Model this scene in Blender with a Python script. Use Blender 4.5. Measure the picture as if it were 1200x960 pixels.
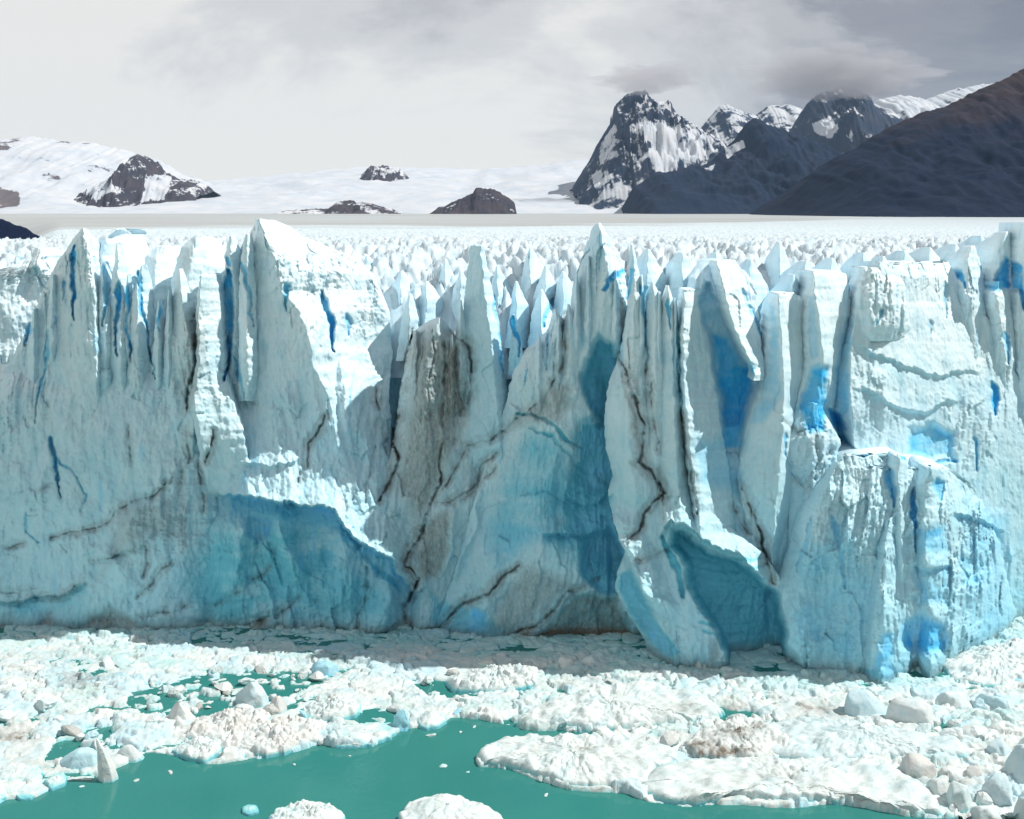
import bpy, math, random
import numpy as np

# ------------------------------------------------------------------ clear
for o in list(bpy.data.objects):
    bpy.data.objects.remove(o, do_unlink=True)
S = bpy.context.scene
COL = S.collection
rnd = random.Random(7)

# ------------------------------------------------------------------ camera
CAM_H, F, CX, CY, EYE = 75.0, 1287.0, 600.0, 480.0, 275.0
PITCH = math.atan((CY - EYE) / F)
cam = bpy.data.cameras.new('camera')
cam.sensor_fit = 'HORIZONTAL'
cam.sensor_width = 36.0
cam.lens = 36.0 * F / 1200.0
cam.clip_start = 1.0
cam.clip_end = 60000.0
camo = bpy.data.objects.new('camera', cam)
camo.location = (0, 0, CAM_H)
camo.rotation_euler = (math.pi / 2 - PITCH, 0, 0)
COL.objects.link(camo)
S.camera = camo

# ------------------------------------------------------------------ light
SUN_EL, SUN_B = math.radians(52), math.radians(3.6)      # from the right, a little behind the ice front
sdir = (math.cos(SUN_EL) * math.cos(SUN_B), math.cos(SUN_EL) * math.sin(SUN_B), math.sin(SUN_EL))
w = bpy.data.worlds.new('World')
S.world = w
w.use_nodes = True
nt = w.node_tree
for n in list(nt.nodes):
    nt.nodes.remove(n)


def N(nt, kind, **kw):
    n = nt.nodes.new(kind)
    for k, v in kw.items():
        if k.startswith('i_'):
            n.inputs[k[2:].replace('_', ' ')].default_value = v
        else:
            setattr(n, k, v)
    return n


def LK(nt, a, b):
    nt.links.new(a, b)


def ramp(nt, fac, stops, interp='LINEAR'):
    r = nt.nodes.new('ShaderNodeValToRGB')
    r.color_ramp.interpolation = interp
    e = r.color_ramp.elements
    while len(e) < len(stops):
        e.new(0.5)
    for i, (p, c) in enumerate(stops):
        e[i].position = p
        e[i].color = (c[0], c[1], c[2], 1) if not isinstance(c, (int, float)) else (c, c, c, 1)
    nt.links.new(fac, r.inputs[0])
    return r.outputs[0]


def mixc(nt, fac, a, b, mode='MIX'):
    m = nt.nodes.new('ShaderNodeMix')
    m.data_type = 'RGBA'
    m.blend_type = mode
    m.clamp_factor = True
    for sock, v in ((m.inputs[0], fac), (m.inputs[6], a), (m.inputs[7], b)):
        if isinstance(v, (int, float)):
            sock.default_value = v
        elif isinstance(v, tuple):
            sock.default_value = (v[0], v[1], v[2], 1)
        else:
            nt.links.new(v, sock)
    return m.outputs[2]


def mth(nt, op, a, b=0.0, clamp=False):
    m = nt.nodes.new('ShaderNodeMath')
    m.operation = op
    m.use_clamp = clamp
    for i, v in enumerate((a, b)):
        if isinstance(v, (int, float)):
            m.inputs[i].default_value = v
        else:
            nt.links.new(v, m.inputs[i])
    return m.outputs[0]


sky = N(nt, 'ShaderNodeTexSky', sky_type='NISHITA', sun_disc=False)
sky.sun_elevation = SUN_EL
sky.sun_rotation = math.pi / 2 - SUN_B
sky.altitude = 250
geo = N(nt, 'ShaderNodeTexCoord')
# cloud deck: the direction projected onto a flat layer overhead, so the cloud flattens towards the horizon
sep = N(nt, 'ShaderNodeSeparateXYZ')
LK(nt, geo.outputs['Generated'], sep.inputs[0])
zc = mth(nt, 'ADD', mth(nt, 'MAXIMUM', sep.outputs[2], 0.0), 0.30)
cmb = N(nt, 'ShaderNodeCombineXYZ')
LK(nt, mth(nt, 'DIVIDE', sep.outputs[0], zc), cmb.inputs[0])
LK(nt, mth(nt, 'DIVIDE', sep.outputs[1], zc), cmb.inputs[1])
n1 = N(nt, 'ShaderNodeTexNoise')
n1.inputs['Scale'].default_value = 1.5
n1.inputs['Detail'].default_value = 9
n1.inputs['Roughness'].default_value = 0.60
n1.inputs['Distortion'].default_value = 0.35
mp = N(nt, 'ShaderNodeMapping')
mp.inputs['Location'].default_value = (3.1, 5.2, 0.4)
LK(nt, cmb.outputs[0], mp.inputs[0])
LK(nt, mp.outputs[0], n1.inputs[0])
# the deck is thicker on the side of the mountains (+x)
side = mth(nt, 'MULTIPLY', mth(nt, 'ADD', sep.outputs[0], mth(nt, 'MULTIPLY', sep.outputs[2], 0.35)), 1.15)
side = mth(nt, 'MAXIMUM', side, -0.10)
thick = mth(nt, 'ADD', mth(nt, 'MULTIPLY', mth(nt, 'SUBTRACT', n1.outputs[0], 0.5), 1.75), mth(nt, 'ADD', side, 0.17))
thick = mth(nt, 'SUBTRACT', thick, mth(nt, 'MULTIPLY', mth(nt, 'POWER', 2.718, mth(nt, 'MULTIPLY', mth(nt, 'MAXIMUM', sep.outputs[2], 0.0), -9.0)), 0.22))
cloud = ramp(nt, thick, [(0.0, (0.75, 0.72, 0.675)), (0.25, (0.58, 0.57, 0.56)), (0.48, (0.44, 0.425, 0.425)),
                         (0.68, (0.25, 0.24, 0.255)), (0.95, (0.17, 0.165, 0.185))], 'EASE')
skym = mixc(nt, 1.0, sky.outputs[0], (0.10, 0.10, 0.10), 'MULTIPLY')
blend = mixc(nt, 0.88, skym, cloud)
bg = N(nt, 'ShaderNodeBackground')
LK(nt, blend, bg.inputs[0])
bg.inputs[1].default_value = 1.0
wo = N(nt, 'ShaderNodeOutputWorld')
LK(nt, bg.outputs[0], wo.inputs[0])

sun = bpy.data.lights.new('sun', 'SUN')
sun.energy = 4.5
sun.angle = math.radians(0.6)
sun.color = (1.0, 0.955, 0.89)
suno = bpy.data.objects.new('sun', sun)
from mathutils import Vector
suno.rotation_euler = Vector(sdir).to_track_quat('Z', 'Y').to_euler()
suno.location = (300, 100, 400)
COL.objects.link(suno)

HAZE = 0.9e-5
S.cycles.diffuse_bounces = 4
S.cycles.volume_bounces = 1
vs = S.view_settings
vs.view_transform = 'Standard'
vs.look = 'None'
vs.exposure = 0.27
vs.gamma = 1.0
vs.use_curve_mapping = False

# ------------------------------------------------------------------ pixel rays (photo pixels 1200 x 960)
cp, sp_ = math.cos(PITCH), math.sin(PITCH)


def ray(px, py):
    px = np.asarray(px, float); py = np.asarray(py, float)
    x = px - CX; v = CY - py
    return x, F * cp + v * sp_, -F * sp_ + v * cp


def at_depth(px, py, Y):
    x, y, z = ray(px, py)
    t = Y / y
    return x * t, Y + 0 * t, CAM_H + z * t


def at_z(px, py, z0=0.0):
    x, y, z = ray(px, py)
    t = (z0 - CAM_H) / z
    return x * t, y * t, z0 + 0 * t


# ------------------------------------------------------------------ noise
_pr = np.random.RandomState(3)
PERM = np.tile(_pr.permutation(256), 3).astype(np.int32)
GR = _pr.normal(size=(256, 3)).astype(np.float32)
GR /= np.linalg.norm(GR, axis=1)[:, None]


def noise3(x, y, z):
    x = np.asarray(x, np.float32); y = np.asarray(y, np.float32) + 0 * x; z = np.asarray(z, np.float32) + 0 * x
    xi = np.floor(x).astype(np.int32); yi = np.floor(y).astype(np.int32); zi = np.floor(z).astype(np.int32)
    xf = x - xi; yf = y - yi; zf = z - zi
    u = xf * xf * (3 - 2 * xf); v = yf * yf * (3 - 2 * yf); ww = zf * zf * (3 - 2 * zf)
    xi &= 255; yi &= 255; zi &= 255
    out = 0
    for dx in (0, 1):
        a = PERM[xi + dx]
        wx = u if dx else 1 - u
        for dy in (0, 1):
            b = PERM[a + yi + dy]
            wy = v if dy else 1 - v
            for dz in (0, 1):
                g = GR[PERM[b + zi + dz] & 255]
                wz = ww if dz else 1 - ww
                out = out + wx * wy * wz * (g[..., 0] * (xf - dx) + g[..., 1] * (yf - dy) + g[..., 2] * (zf - dz))
    return out * 1.6


def fbm(x, y, z, oct=4, gain=0.5, ridged=False):
    s, a, f = 0, 1.0, 1.0
    for i in range(oct):
        n = noise3(x * f + 17.3 * i, y * f + 5.1 * i, z * f + 9.7 * i)
        if ridged:
            n = 1 - 2 * np.abs(n)
        s = s + a * n
        a *= gain
        f *= 2.03
    return s


def cells(x, y, seed=0):
    """Worley cells: distance to nearest and second, a hash per cell, vector to the cell centre"""
    x = np.asarray(x, np.float32); y = np.asarray(y, np.float32)
    xi = np.floor(x).astype(np.int32); yi = np.floor(y).astype(np.int32)
    d1 = np.full(x.shape, 9., np.float32); d2 = d1.copy()
    hid = np.zeros(x.shape, np.int32); vx = np.zeros_like(x); vy = np.zeros_like(x)
    for dx in (-1, 0, 1):
        for dy in (-1, 0, 1):
            cx = xi + dx; cy = yi + dy
            h = PERM[PERM[(cx + seed) & 255] + (cy & 255)]
            h2 = PERM[h + 91]
            ox = cx + 0.1 + 0.8 * h / 255.0 - x
            oy = cy + 0.1 + 0.8 * h2 / 255.0 - y
            d = np.sqrt(ox * ox + oy * oy)
            near = d < d1
            d2 = np.where(near, d1, np.minimum(d2, d))
            hid = np.where(near, PERM[h2 + h], hid)
            vx = np.where(near, -ox, vx); vy = np.where(near, -oy, vy)
            d1 = np.where(near, d, d1)
    return d1, d2, hid, vx, vy


def sstep(a, b, x):
    t = np.clip((x - a) / (b - a), 0, 1)
    return t * t * (3 - 2 * t)


# ------------------------------------------------------------------ mesh helpers
def mesh_obj(name, co, quads, mat, parent=None, attrs=None, smooth=True, tris=None):
    me = bpy.data.meshes.new(name)
    co = np.ascontiguousarray(co, np.float32)
    quads = np.ascontiguousarray(quads, np.int32).reshape(-1, 4)
    nq = len(quads)
    tr = np.zeros((0, 3), np.int32) if tris is None else np.ascontiguousarray(tris, np.int32).reshape(-1, 3)
    me.vertices.add(len(co))
    me.vertices.foreach_set('co', co.ravel())
    me.loops.add(nq * 4 + len(tr) * 3)
    me.loops.foreach_set('vertex_index', np.concatenate([quads.ravel(), tr.ravel()]))
    me.polygons.add(nq + len(tr))
    ls = np.concatenate([np.arange(nq) * 4, nq * 4 + np.arange(len(tr)) * 3]).astype(np.int32)
    me.polygons.foreach_set('loop_start', ls)
    me.polygons.foreach_set('use_smooth', np.full(nq + len(tr), smooth, bool))
    me.update(calc_edges=True)
    if attrs:
        for k, v in attrs.items():
            a = me.attributes.new(k, 'FLOAT_COLOR', 'POINT')
            c = np.ones((len(co), 4), np.float32)
            c[:, :v.shape[1]] = v
            a.data.foreach_set('color', c.ravel())
    me.materials.append(mat)
    o = bpy.data.objects.new(name, me)
    COL.objects.link(o)
    if parent:
        o.parent = parent
        o.matrix_parent_inverse = parent.matrix_world.inverted() if False else o.matrix_parent_inverse
    return o


def grid_quads(nr, nc, wrap=False):
    r = np.arange(nr - 1)[:, None]
    c = np.arange(nc if wrap else nc - 1)[None, :]
    c1 = (c + 1) % nc
    return np.stack([r * nc + c, (r + 1) * nc + c, (r + 1) * nc + c1, r * nc + c1], -1).reshape(-1, 4)


def tag(o, label=None, cat=None, group=None, kind=None):
    if label: o['label'] = label
    if cat: o['category'] = cat
    if group: o['group'] = group
    if kind: o['kind'] = kind
    return o


def empty(name, label, cat, group=None):
    o = bpy.data.objects.new(name, None)
    o.empty_display_size = 2
    COL.objects.link(o)
    return tag(o, label, cat, group)


# ------------------------------------------------------------------ materials
def principled(name):
    m = bpy.data.materials.new(name)
    m.use_nodes = True
    nt = m.node_tree
    b = nt.nodes['Principled BSDF']
    return m, nt, b


def ice_material(name, white=(0.80, 0.845, 0.86), blue=(0.22, 0.60, 0.84), teal=(0.15, 0.56, 0.62), dirt=(0.17, 0.132, 0.095),
                 bump=0.35, sc=1.6, stretch=0.35):
    """glacier ice: weathered white, dense blue and teal ice where it has broken open, silt in the cracks"""
    m, nt, b = principled(name)
    at = N(nt, 'ShaderNodeAttribute', attribute_name='tint')
    sp = N(nt, 'ShaderNodeSeparateColor')
    LK(nt, at.outputs['Color'], sp.inputs[0])
    tc = N(nt, 'ShaderNodeTexCoord')
    mp = N(nt, 'ShaderNodeMapping')
    mp.inputs['Scale'].default_value = (1, 1, stretch)
    LK(nt, tc.outputs['Object'], mp.inputs[0])
    na = N(nt, 'ShaderNodeTexNoise'); LK(nt, mp.outputs[0], na.inputs[0])
    na.inputs['Scale'].default_value = 0.35; na.inputs['Detail'].default_value = 6; na.inputs['Roughness'].default_value = 0.65
    nb = N(nt, 'ShaderNodeTexNoise'); LK(nt, mp.outputs[0], nb.inputs[0])
    nb.inputs['Scale'].default_value = sc; nb.inputs['Detail'].default_value = 4; nb.inputs['Roughness'].default_value = 0.7
    var = ramp(nt, na.outputs[0], [(0.30, (0.70, 0.82, 0.88)), (0.52, (1, 1, 1)), (0.78, (1.0, 0.985, 0.96))])
    base = mixc(nt, 1.0, white, var, 'MULTIPLY')
    jit = mth(nt, 'ADD', mth(nt, 'MULTIPLY', nb.outputs[0], 0.7), 0.65)
    bl = mth(nt, 'MULTIPLY', sp.outputs[0], jit, True)
    te = mth(nt, 'MULTIPLY', sp.outputs[1], jit, True)
    di = mth(nt, 'MULTIPLY', sp.outputs[2], mth(nt, 'ADD', mth(nt, 'MULTIPLY', nb.outputs[0], 1.8), 0.1), True)
    def hi(v):
        return mth(nt, 'MULTIPLY', mth(nt, 'SUBTRACT', v, .55), 2.2, True)

    def lo(v):
        return mth(nt, 'MULTIPLY', v, 1.55, True)
    c = mixc(nt, lo(te), base, teal)
    c = mixc(nt, hi(te), c, (teal[0] * .10, teal[1] * .58, teal[2] * .66))
    c = mixc(nt, lo(bl), c, blue)
    c = mixc(nt, hi(bl), c, (blue[0] * .20, blue[1] * .80, blue[2] * 1.06))
    c = mixc(nt, di, c, dirt)
    LK(nt, c, b.inputs['Base Color'])
    b.inputs['Roughness'].default_value = 0.55
    b.inputs['Specular IOR Level'].default_value = 0.25
    bp = N(nt, 'ShaderNodeBump')
    bp.inputs['Strength'].default_value = bump
    bp.inputs['Distance'].default_value = 0.5
    LK(nt, nb.outputs[0], bp.inputs['Height'])
    LK(nt, bp.outputs[0], b.inputs['Normal'])
    return m


M_ICE = ice_material('cliff_ice', white=(0.79, 0.885, 0.91), bump=.35, sc=2.0, stretch=.4)
M_FIELD = ice_material('glacier_surface', white=(0.55, 0.61, 0.64), bump=0.25, sc=0.8, stretch=0.8)
M_FLOE = ice_material('floating_ice', white=(0.65, 0.665, 0.65), blue=(0.28, 0.60, 0.74), teal=(0.22, 0.55, 0.53),
                      dirt=(0.15, 0.125, 0.095), bump=0.35, sc=1.6, stretch=1.0)

# ------------------------------------------------------------------ feature maps of the ice front (photo pixels)
PX0, PX1, PY0, PY1 = -60, 1260, 235, 815
gx, gy = np.meshgrid(np.arange(PX0, PX1 + 1, dtype=np.float32), np.arange(PY0, PY1 + 1, dtype=np.float32))
wx = gx + 3.2 * fbm(gx / 16, gy / 20, 1.5, 4) + 0.9 * noise3(gx / 4, gy / 5, 8.1)
wy = gy + 3.4 * fbm(gx / 18, gy / 18, 7.5, 4) + 0.9 * noise3(gx / 4, gy / 5, 3.3)
G = np.zeros_like(gx); B = np.zeros_like(gx); T = np.zeros_like(gx); D = np.zeros_like(gx)


def _crop(xs, ys, m):
    x0 = int(max(0, min(xs) - m - PX0)); x1 = int(min(PX1 - PX0 + 1, max(xs) + m - PX0 + 1))
    y0 = int(max(0, min(ys) - m - PY0)); y1 = int(min(PY1 - PY0 + 1, max(ys) + m - PY0 + 1))
    return slice(y0, y1), slice(x0, x1)


def _segd(x, y, pts):
    d = np.full(x.shape, 1e9, np.float32); tt = np.zeros_like(d)
    n = len(pts) - 1
    for i in range(n):
        (ax, ay), (bx, by) = pts[i], pts[i + 1]
        vx, vy = bx - ax, by - ay
        t = np.clip(((x - ax) * vx + (y - ay) * vy) / (vx * vx + vy * vy + 1e-9), 0, 1)
        dd = np.hypot(x - ax - t * vx, y - ay - t * vy)
        k = dd < d
        tt = np.where(k, (i + t) / n, tt)
        d = np.where(k, dd, d)
    return d, tt


def _put(s, f, depth, blue, teal, dirt):
    G[s] += depth * f
    B[s] = np.maximum(B[s], blue * f); T[s] = np.maximum(T[s], teal * f); D[s] = np.maximum(D[s], dirt * f)


BRK = sstep(-.45, .35, fbm(gx / 13, gy / 13, 21.5, 3))


def groove(pts, wd, depth=1.0, blue=0, teal=0, dirt=0, taper=True, hard=0.5, wedge=False):
    s = _crop([p[0] for p in pts], [p[1] for p in pts], wd + 8)
    d, t = _segd(wx[s], wy[s], pts)
    ww = wd * (0.35 + 0.65 * np.sqrt(np.clip(np.sin(np.pi * np.clip(t * 0.94 + 0.03, 0, 1)), 0, 1))) if taper else wd
    if wedge:
        ww = wd * 1.25 * np.minimum(1, .35 + t * 5) * (1 - .82 * t)
    f = sstep(0, 1, np.clip((1 - d / ww) / hard, 0, 1))
    if dirt:
        f = f * (.42 + .58 * BRK[s])
    _put(s, f, depth, blue, teal, dirt)


def inpoly(x, y, pts):
    ins = np.zeros(x.shape, bool)
    n = len(pts)
    for i in range(n):
        (ax, ay), (bx, by) = pts[i], pts[(i + 1) % n]
        c = ((ay > y) != (by > y)) & (x < (bx - ax) * (y - ay) / ((by - ay) + 1e-9) + ax)
        ins ^= c
    return ins


def patch(pts, soft, depth=0.0, blue=0, teal=0, dirt=0, outer=False):
    s = _crop([p[0] for p in pts], [p[1] for p in pts], soft + 8)
    x, y = wx[s], wy[s]
    d, _ = _segd(x, y, list(pts) + [pts[0]])
    ins = inpoly(x, y, pts)
    if outer:
        f = np.where(ins, 1.0, sstep(0, 1, 1 - d / soft))
    else:
        f = np.where(ins, sstep(0, 1, d / soft), 0)
    _put(s, f.astype(np.float32), depth, blue, teal, dirt)


def lip(pts, dmax, Ld, up, Lu, blue=0, teal=0, Lb=None, end=14):
    """an overhang: the face swells towards the line from above and steps back under it"""
    xs = [p[0] for p in pts]; ys = [p[1] for p in pts]
    s = _crop(xs, ys, max(Ld, Lu) * 3)
    x, y = wx[s], wy[s]
    yl = np.interp(x, xs, ys) + 3.5 * fbm(x / 15., 3.3, ys[0] * .1, 3) - 3.0 * np.abs(noise3(x / 7., ys[0], 1.1))
    e = sstep(xs[0] - end, xs[0] + end, x) * (1 - sstep(xs[-1] - end, xs[-1] + end, x))
    below = y > yl
    dn = np.exp(-np.abs(y - yl) / Ld) * below * sstep(0, 3, y - yl)
    upf = np.exp(-np.abs(y - yl) / Lu) * (~below)
    G[s] += e * (dmax * dn - up * upf)
    cb = np.exp(-np.abs(y - yl) / (Lb or Ld)) * below * e
    B[s] = np.maximum(B[s], blue * cb); T[s] = np.maximum(T[s], teal * cb)


def crease(pts, amp, wl, wr):
    """a ridge line standing proud, falling off as plane facets to the left and right"""
    ys = [p[1] for p in pts]; xs = [p[0] for p in pts]
    s = _crop(xs, ys, max(wl, wr) + 6)
    x, y = wx[s], wy[s]
    xr = np.interp(y, ys, xs)
    h = ys[-1] - ys[0]
    e = sstep(ys[0] - 4, ys[0] + 0.18 * h, y) * (1 - sstep(ys[-1] - 0.25 * h, ys[-1] + 4, y))
    f = np.where(x < xr, 1 - (xr - x) / wl, 1 - (x - xr) / wr)
    G[s] -= amp * np.clip(f, 0, 1) * e


# --- blue slots in the upper towers
for pts, wd, dp, b_, t_ in [
    ([(87, 287), (84, 335), (87, 378)], 4.5, 3.0, 1.0, 0), ([(125, 309), (123, 348), (120, 383)], 6, 3, .8, .4),
    ([(138, 332), (138, 370), (137, 418)], 5, 3.5, 1.0, 0), ([(150, 335), (150, 375), (153, 423)], 4.5, 3, .9, 0),
    ([(162, 321), (168, 367), (176, 413), (181, 445)], 3.6, 2.5, .7, .4), ([(187, 354), (186, 388)], 3, 1.5, .8, 0),
    ([(35, 379), (31, 408)], 5, 2, .9, 0), ([(57, 386), (53, 430), (46, 457), (41, 497)], 2.6, 1.2, .5, .5),
    ([(64, 367), (61, 392)], 2.2, 1, .6, .2), ([(75, 330), (72, 352)], 2.2, 1, .7, .0), ([(40, 316), (47, 332), (57, 341)], 2.2, 1, .5, .4),
    ([(266, 320), (267, 370), (268, 418), (264, 445)], 8.5, 6, 1.0, 0), ([(276, 418), (283, 460), (288, 478)], 3, 1.2, .5, .3),
    ([(268, 302), (269, 311)], 5, 2, 1, 0), ([(284, 306), (289, 320), (292, 345), (294, 384)], 4.5, 2, .8, .2),
    ([(336, 333), (335, 364)], 5, 1.8, .5, .6), ([(376, 341), (385, 370), (391, 400), (391, 413)], 5.5, 3.5, 1.0, 0),
    ([(406, 370), (410, 395)], 5, 1.5, .55, 0), ([(464, 355), (464, 392)], 8, 2, .35, .15),
    ([(580, 348), (587, 408), (589, 442)], 3, 1.4, .8, .2), ([(601, 370), (604, 390), (610, 417)], 5, 2.5, 1, 0),
    ([(646, 352), (635, 383)], 4.5, 2, .7, .3), ([(643, 391), (641, 420), (640, 437)], 2.2, 1, .4, .3), ([(618, 430), (613, 455)], 2, .8, .5, .2),
    ([(707, 340), (712, 330), (720, 324), (731, 317), (739, 317), (737, 337), (735, 350)], 4.5, 2.2, 1, 0),
    ([(703, 275), (704, 300), (705, 318)], 2, .7, .7, .2), ([(752, 335), (754, 370), (756, 402), (757, 437)], 3, 2, .7, .5),
    ([(758, 337), (756, 383)], 3.4, 2, .6, .5), ([(782, 352), (786, 383)], 4, 2, .6, .6),
    ([(798, 349), (794, 389), (796, 430), (799, 486)], 3.2, 2.5, .3, .9),
    ([(872, 338), (876, 360), (890, 390), (896, 405)], 4, 1.5, .55, .1), ([(995, 322), (994, 350)], 4, 2.5, 1, 0),
    ([(1034, 364), (1027, 382)], 4.5, 1.8, .45, .5), ([(1106, 330), (1110, 372)], 6, 1.0, .35, .2), ([(1091, 377), (1091, 393)], 4, .7, .3, .2),
    ([(1125, 316), (1133, 337)], 5, 2, 1, 0), ([(1190, 308), (1195, 335), (1199, 364)], 7, 3, 1, 0),
    ([(1179, 390), (1181, 426)], 5.5, 2.5, 1, 0), ([(1163, 449), (1167, 488)], 6.5, 2.5, 1, 0), ([(1144, 513), (1145, 553)], 4, 1.8, .9, 0),
    ([(1043, 549), (1046, 592)], 8, 2, .75, 0), ([(1071, 570), (1071, 645)], 5, 3.4, 1.0, 0), ([(1099, 564), (1101, 586)], 9, 1.6, .6, .2),
    ([(60, 513), (63, 538), (67, 562), (71, 584)], 4, 2.6, .8, .5), ([(64, 535), (85, 553), (101, 579), (96, 599)], 2.2, .8, .3, .5),
    ([(32, 600), (33, 625), (44, 636)], 2.4, .8, .3, .5), ([(972, 478), (985, 505), (997, 526), (1011, 536)], 7, 3.5, 1.0, 0),
    ([(1057, 535), (1092, 544), (1121, 540)], 3.5, 1.2, .9, 0), ([(920, 508), (919, 530), (932, 560)], 2, .8, .6, 0),
    ([(953, 605), (942, 640), (935, 668)], 4, 1, .5, 0), ([(975, 605), (986, 640), (990, 690)], 6, 1.2, .5, .1),
]:
    groove(pts, wd, dp * .65, b_ * .92, t_, wedge=pts[-1][1] - pts[0][1] > 14, hard=.7)
# --- silt-lined cracks
for pts, wd, dp, dd in [
    ([(225, 365), (230, 392), (230, 424), (221, 457), (219, 480)], 4.2, 2, 1.0),
    ([(44, 576), (60, 566)], 2.2, .6, .8), ([(6, 639), (29, 637)], 2.2, .6, .8),
    ([(61, 630), (85, 623), (111, 620), (125, 617), (137, 600), (157, 586), (178, 581), (192, 567), (204, 559)], 2.8, .9, .9),
    ([(219, 500), (219, 524), (220, 546)], 2.4, .8, .9), ([(251, 504), (248, 521), (242, 543)], 2.8, .9, 1.0),
    ([(233, 545), (236, 576), (238, 599)], 2.6, .9, .8), ([(213, 550), (214, 597), (213, 648)], 2.6, .6, .7),
    ([(108, 658), (131, 653), (152, 645), (168, 640), (172, 661), (169, 674)], 2.6, .7, .8),
    ([(160, 699), (175, 686), (187, 672), (201, 658)], 2.6, .7, .8),
    ([(0, 707), (29, 703), (70, 699), (87, 690), (99, 684)], 2.6, .8, .85), ([(163, 720), (204, 718), (224, 707)], 2.6, .7, .7),
    ([(-20, 690), (20, 694), (45, 690)], 2, .5, .4), ([(150, 500), (152, 520), (155, 545)], 2.2, .5, .5),
    ([(320, 661), (296, 681), (273, 697), (252, 710)], 2.2, .6, .55), ([(349, 702), (328, 719), (296, 731), (287, 741)], 2.6, .8, .75),
    ([(427, 649), (430, 690), (416, 739)], 2.0, .7, .5), ([(492, 678), (474, 709)], 3.0, 1, 1.0), ([(474, 707), (477, 745)], 2.6, .8, .8),
    ([(381, 486), (376, 506), (360, 521), (359, 546)], 2.8, 1, .95), ([(350, 553), (349, 566)], 2.6, .7, .8), ([(440, 458), (444, 480)], 2.8, 1, .9),
    ([(404, 598), (412, 590), (424, 575)], 2.2, .7, .7), ([(443, 492), (436, 540), (428, 588)], 1.8, .6, .45),
    ([(483, 387), (478, 405), (474, 440), (466, 470), (467, 486), (461, 524), (467, 538), (461, 559), (446, 584)], 4.5, 1.6, 1.0),
    ([(519, 512), (513, 538), (516, 567), (507, 585), (499, 605), (493, 632), (478, 649), (475, 661), (491, 678), (475, 709)], 3.2, 1.2, 1.0),
    ([(516, 373), (528, 384), (536, 398), (550, 408), (554, 440)], 4.0, 1.2, .95), ([(520, 400), (524, 430), (518, 470), (520, 508)], 5, 1.0, .9),
    ([(534, 404), (536, 440), (531, 500)], 3.2, .9, .85), ([(541, 440), (540, 480), (530, 520)], 3.6, .8, .85), ([(554, 412), (552, 445), (547, 475)], 3.2, .8, .7),
    ([(496, 392), (492, 430), (486, 470)], 2.4, .6, .55), ([(506, 385), (508, 420), (503, 450), (504, 490)], 3.0, .6, .6),
    ([(607, 492), (589, 503), (572, 515), (545, 524), (534, 544), (519, 575)], 2.6, .8, .85),
    ([(583, 530), (566, 544), (560, 565), (540, 582), (510, 593)], 2.8, .8, .9), ([(580, 548), (568, 560)], 2.4, .6, .7),
    ([(609, 661), (583, 681), (572, 696), (545, 707), (531, 719), (507, 741)], 3.2, 1.2, 1.0), ([(495, 737), (516, 748)], 3, .8, .9),
    ([(690, 683), (662, 696), (650, 713), (630, 731), (609, 739), (595, 757)], 3.4, 1.4, 1.0), ([(665, 700), (680, 690), (700, 680)], 2.4, .8, .8),
    ([(662, 368), (660, 413), (656, 440), (638, 467), (616, 486)], 2.8, .9, .9), ([(616, 486), (606, 492), (596, 500)], 2.2, .6, .7),
    ([(727, 419), (738, 446), (749, 484), (756, 502), (753, 520), (748, 542), (766, 554), (778, 578), (759, 598), (750, 620), (731, 634)], 3.4, 1.3, 1.0),
    ([(763, 441), (761, 465), (768, 502), (770, 530)], 2.6, .8, .8), ([(777, 579), (778, 613)], 2.6, .9, .9), ([(747, 657), (781, 645)], 2.6, .9, .9),
    ([(757, 402), (758, 430), (757, 450)], 2.2, 1.2, .6), ([(799, 484), (803, 520), (808, 554), (813, 573), (817, 606)], 2.8, 1.4, .95),
    ([(866, 561), (875, 582), (880, 603)], 2.6, .9, .9), ([(856, 592), (866, 606), (877, 625)], 2.2, .7, .9), ([(883, 604), (891, 625), (897, 645), (905, 681)], 3.6, 1.5, 1.0),
    ([(920, 495), (935, 508), (955, 500)], 1.8, .6, .6), ([(955, 500), (958, 530), (955, 560)], 1.8, .6, .6), ([(932, 560), (945, 575), (960, 555), (975, 525)], 2.0, .6, .6),
    ([(700, 555), (712, 566)], 2, .5, .4),
]:
    groove(pts, wd * .62, dp * 1.2, 0, 0, dd * .8, hard=.9)
    groove(pts, wd * 3.6, .35, 0, 0, dd * .34)
    groove([(x_ + 2.5 * math.sin(x_ * .7), y_ + 3) for x_, y_ in pts], wd * .5, dp * .4, 0, 0, dd * .45)
# --- stained areas
patch([(478, 395), (515, 376), (548, 405), (560, 450), (545, 520), (515, 600), (490, 640), (470, 600), (455, 570), (466, 480)], 26, 0, 0, 0, .48)
patch([(518, 395), (545, 405), (552, 450), (538, 505), (522, 500)], 12, .6, 0, 0, .5)
patch([(640, 445), (672, 440), (680, 480), (655, 500), (600, 510), (560, 530), (590, 500)], 18, 0, 0, 0, .42)
patch([(500, 600), (533, 592), (531, 645), (518, 680), (490, 690), (480, 655)], 12, 0, 0, 0, .45)
patch([(100, 716), (130, 705), (165, 722), (160, 738), (95, 738)], 14, 1.2, 0, 0, .45)
patch([(130, 590), (180, 582), (205, 560), (215, 640), (170, 640), (100, 700), (120, 640)], 18, 0, 0, 0, .28)
patch([(728, 440), (745, 460), (760, 520), (775, 575), (750, 560), (735, 500)], 9, 0, 0, 0, .5)
patch([(831, 748), (846, 742), (848, 776), (830, 778)], 9, .5, 0, 0, .4)
patch([(610, 650), (690, 680), (650, 715), (600, 755), (560, 745), (585, 690)], 18, 0, 0, 0, .38)
patch([(670, 690), (722, 690), (755, 750), (700, 765), (610, 757)], 14, 1.2, 0, .5, .55)
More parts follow.
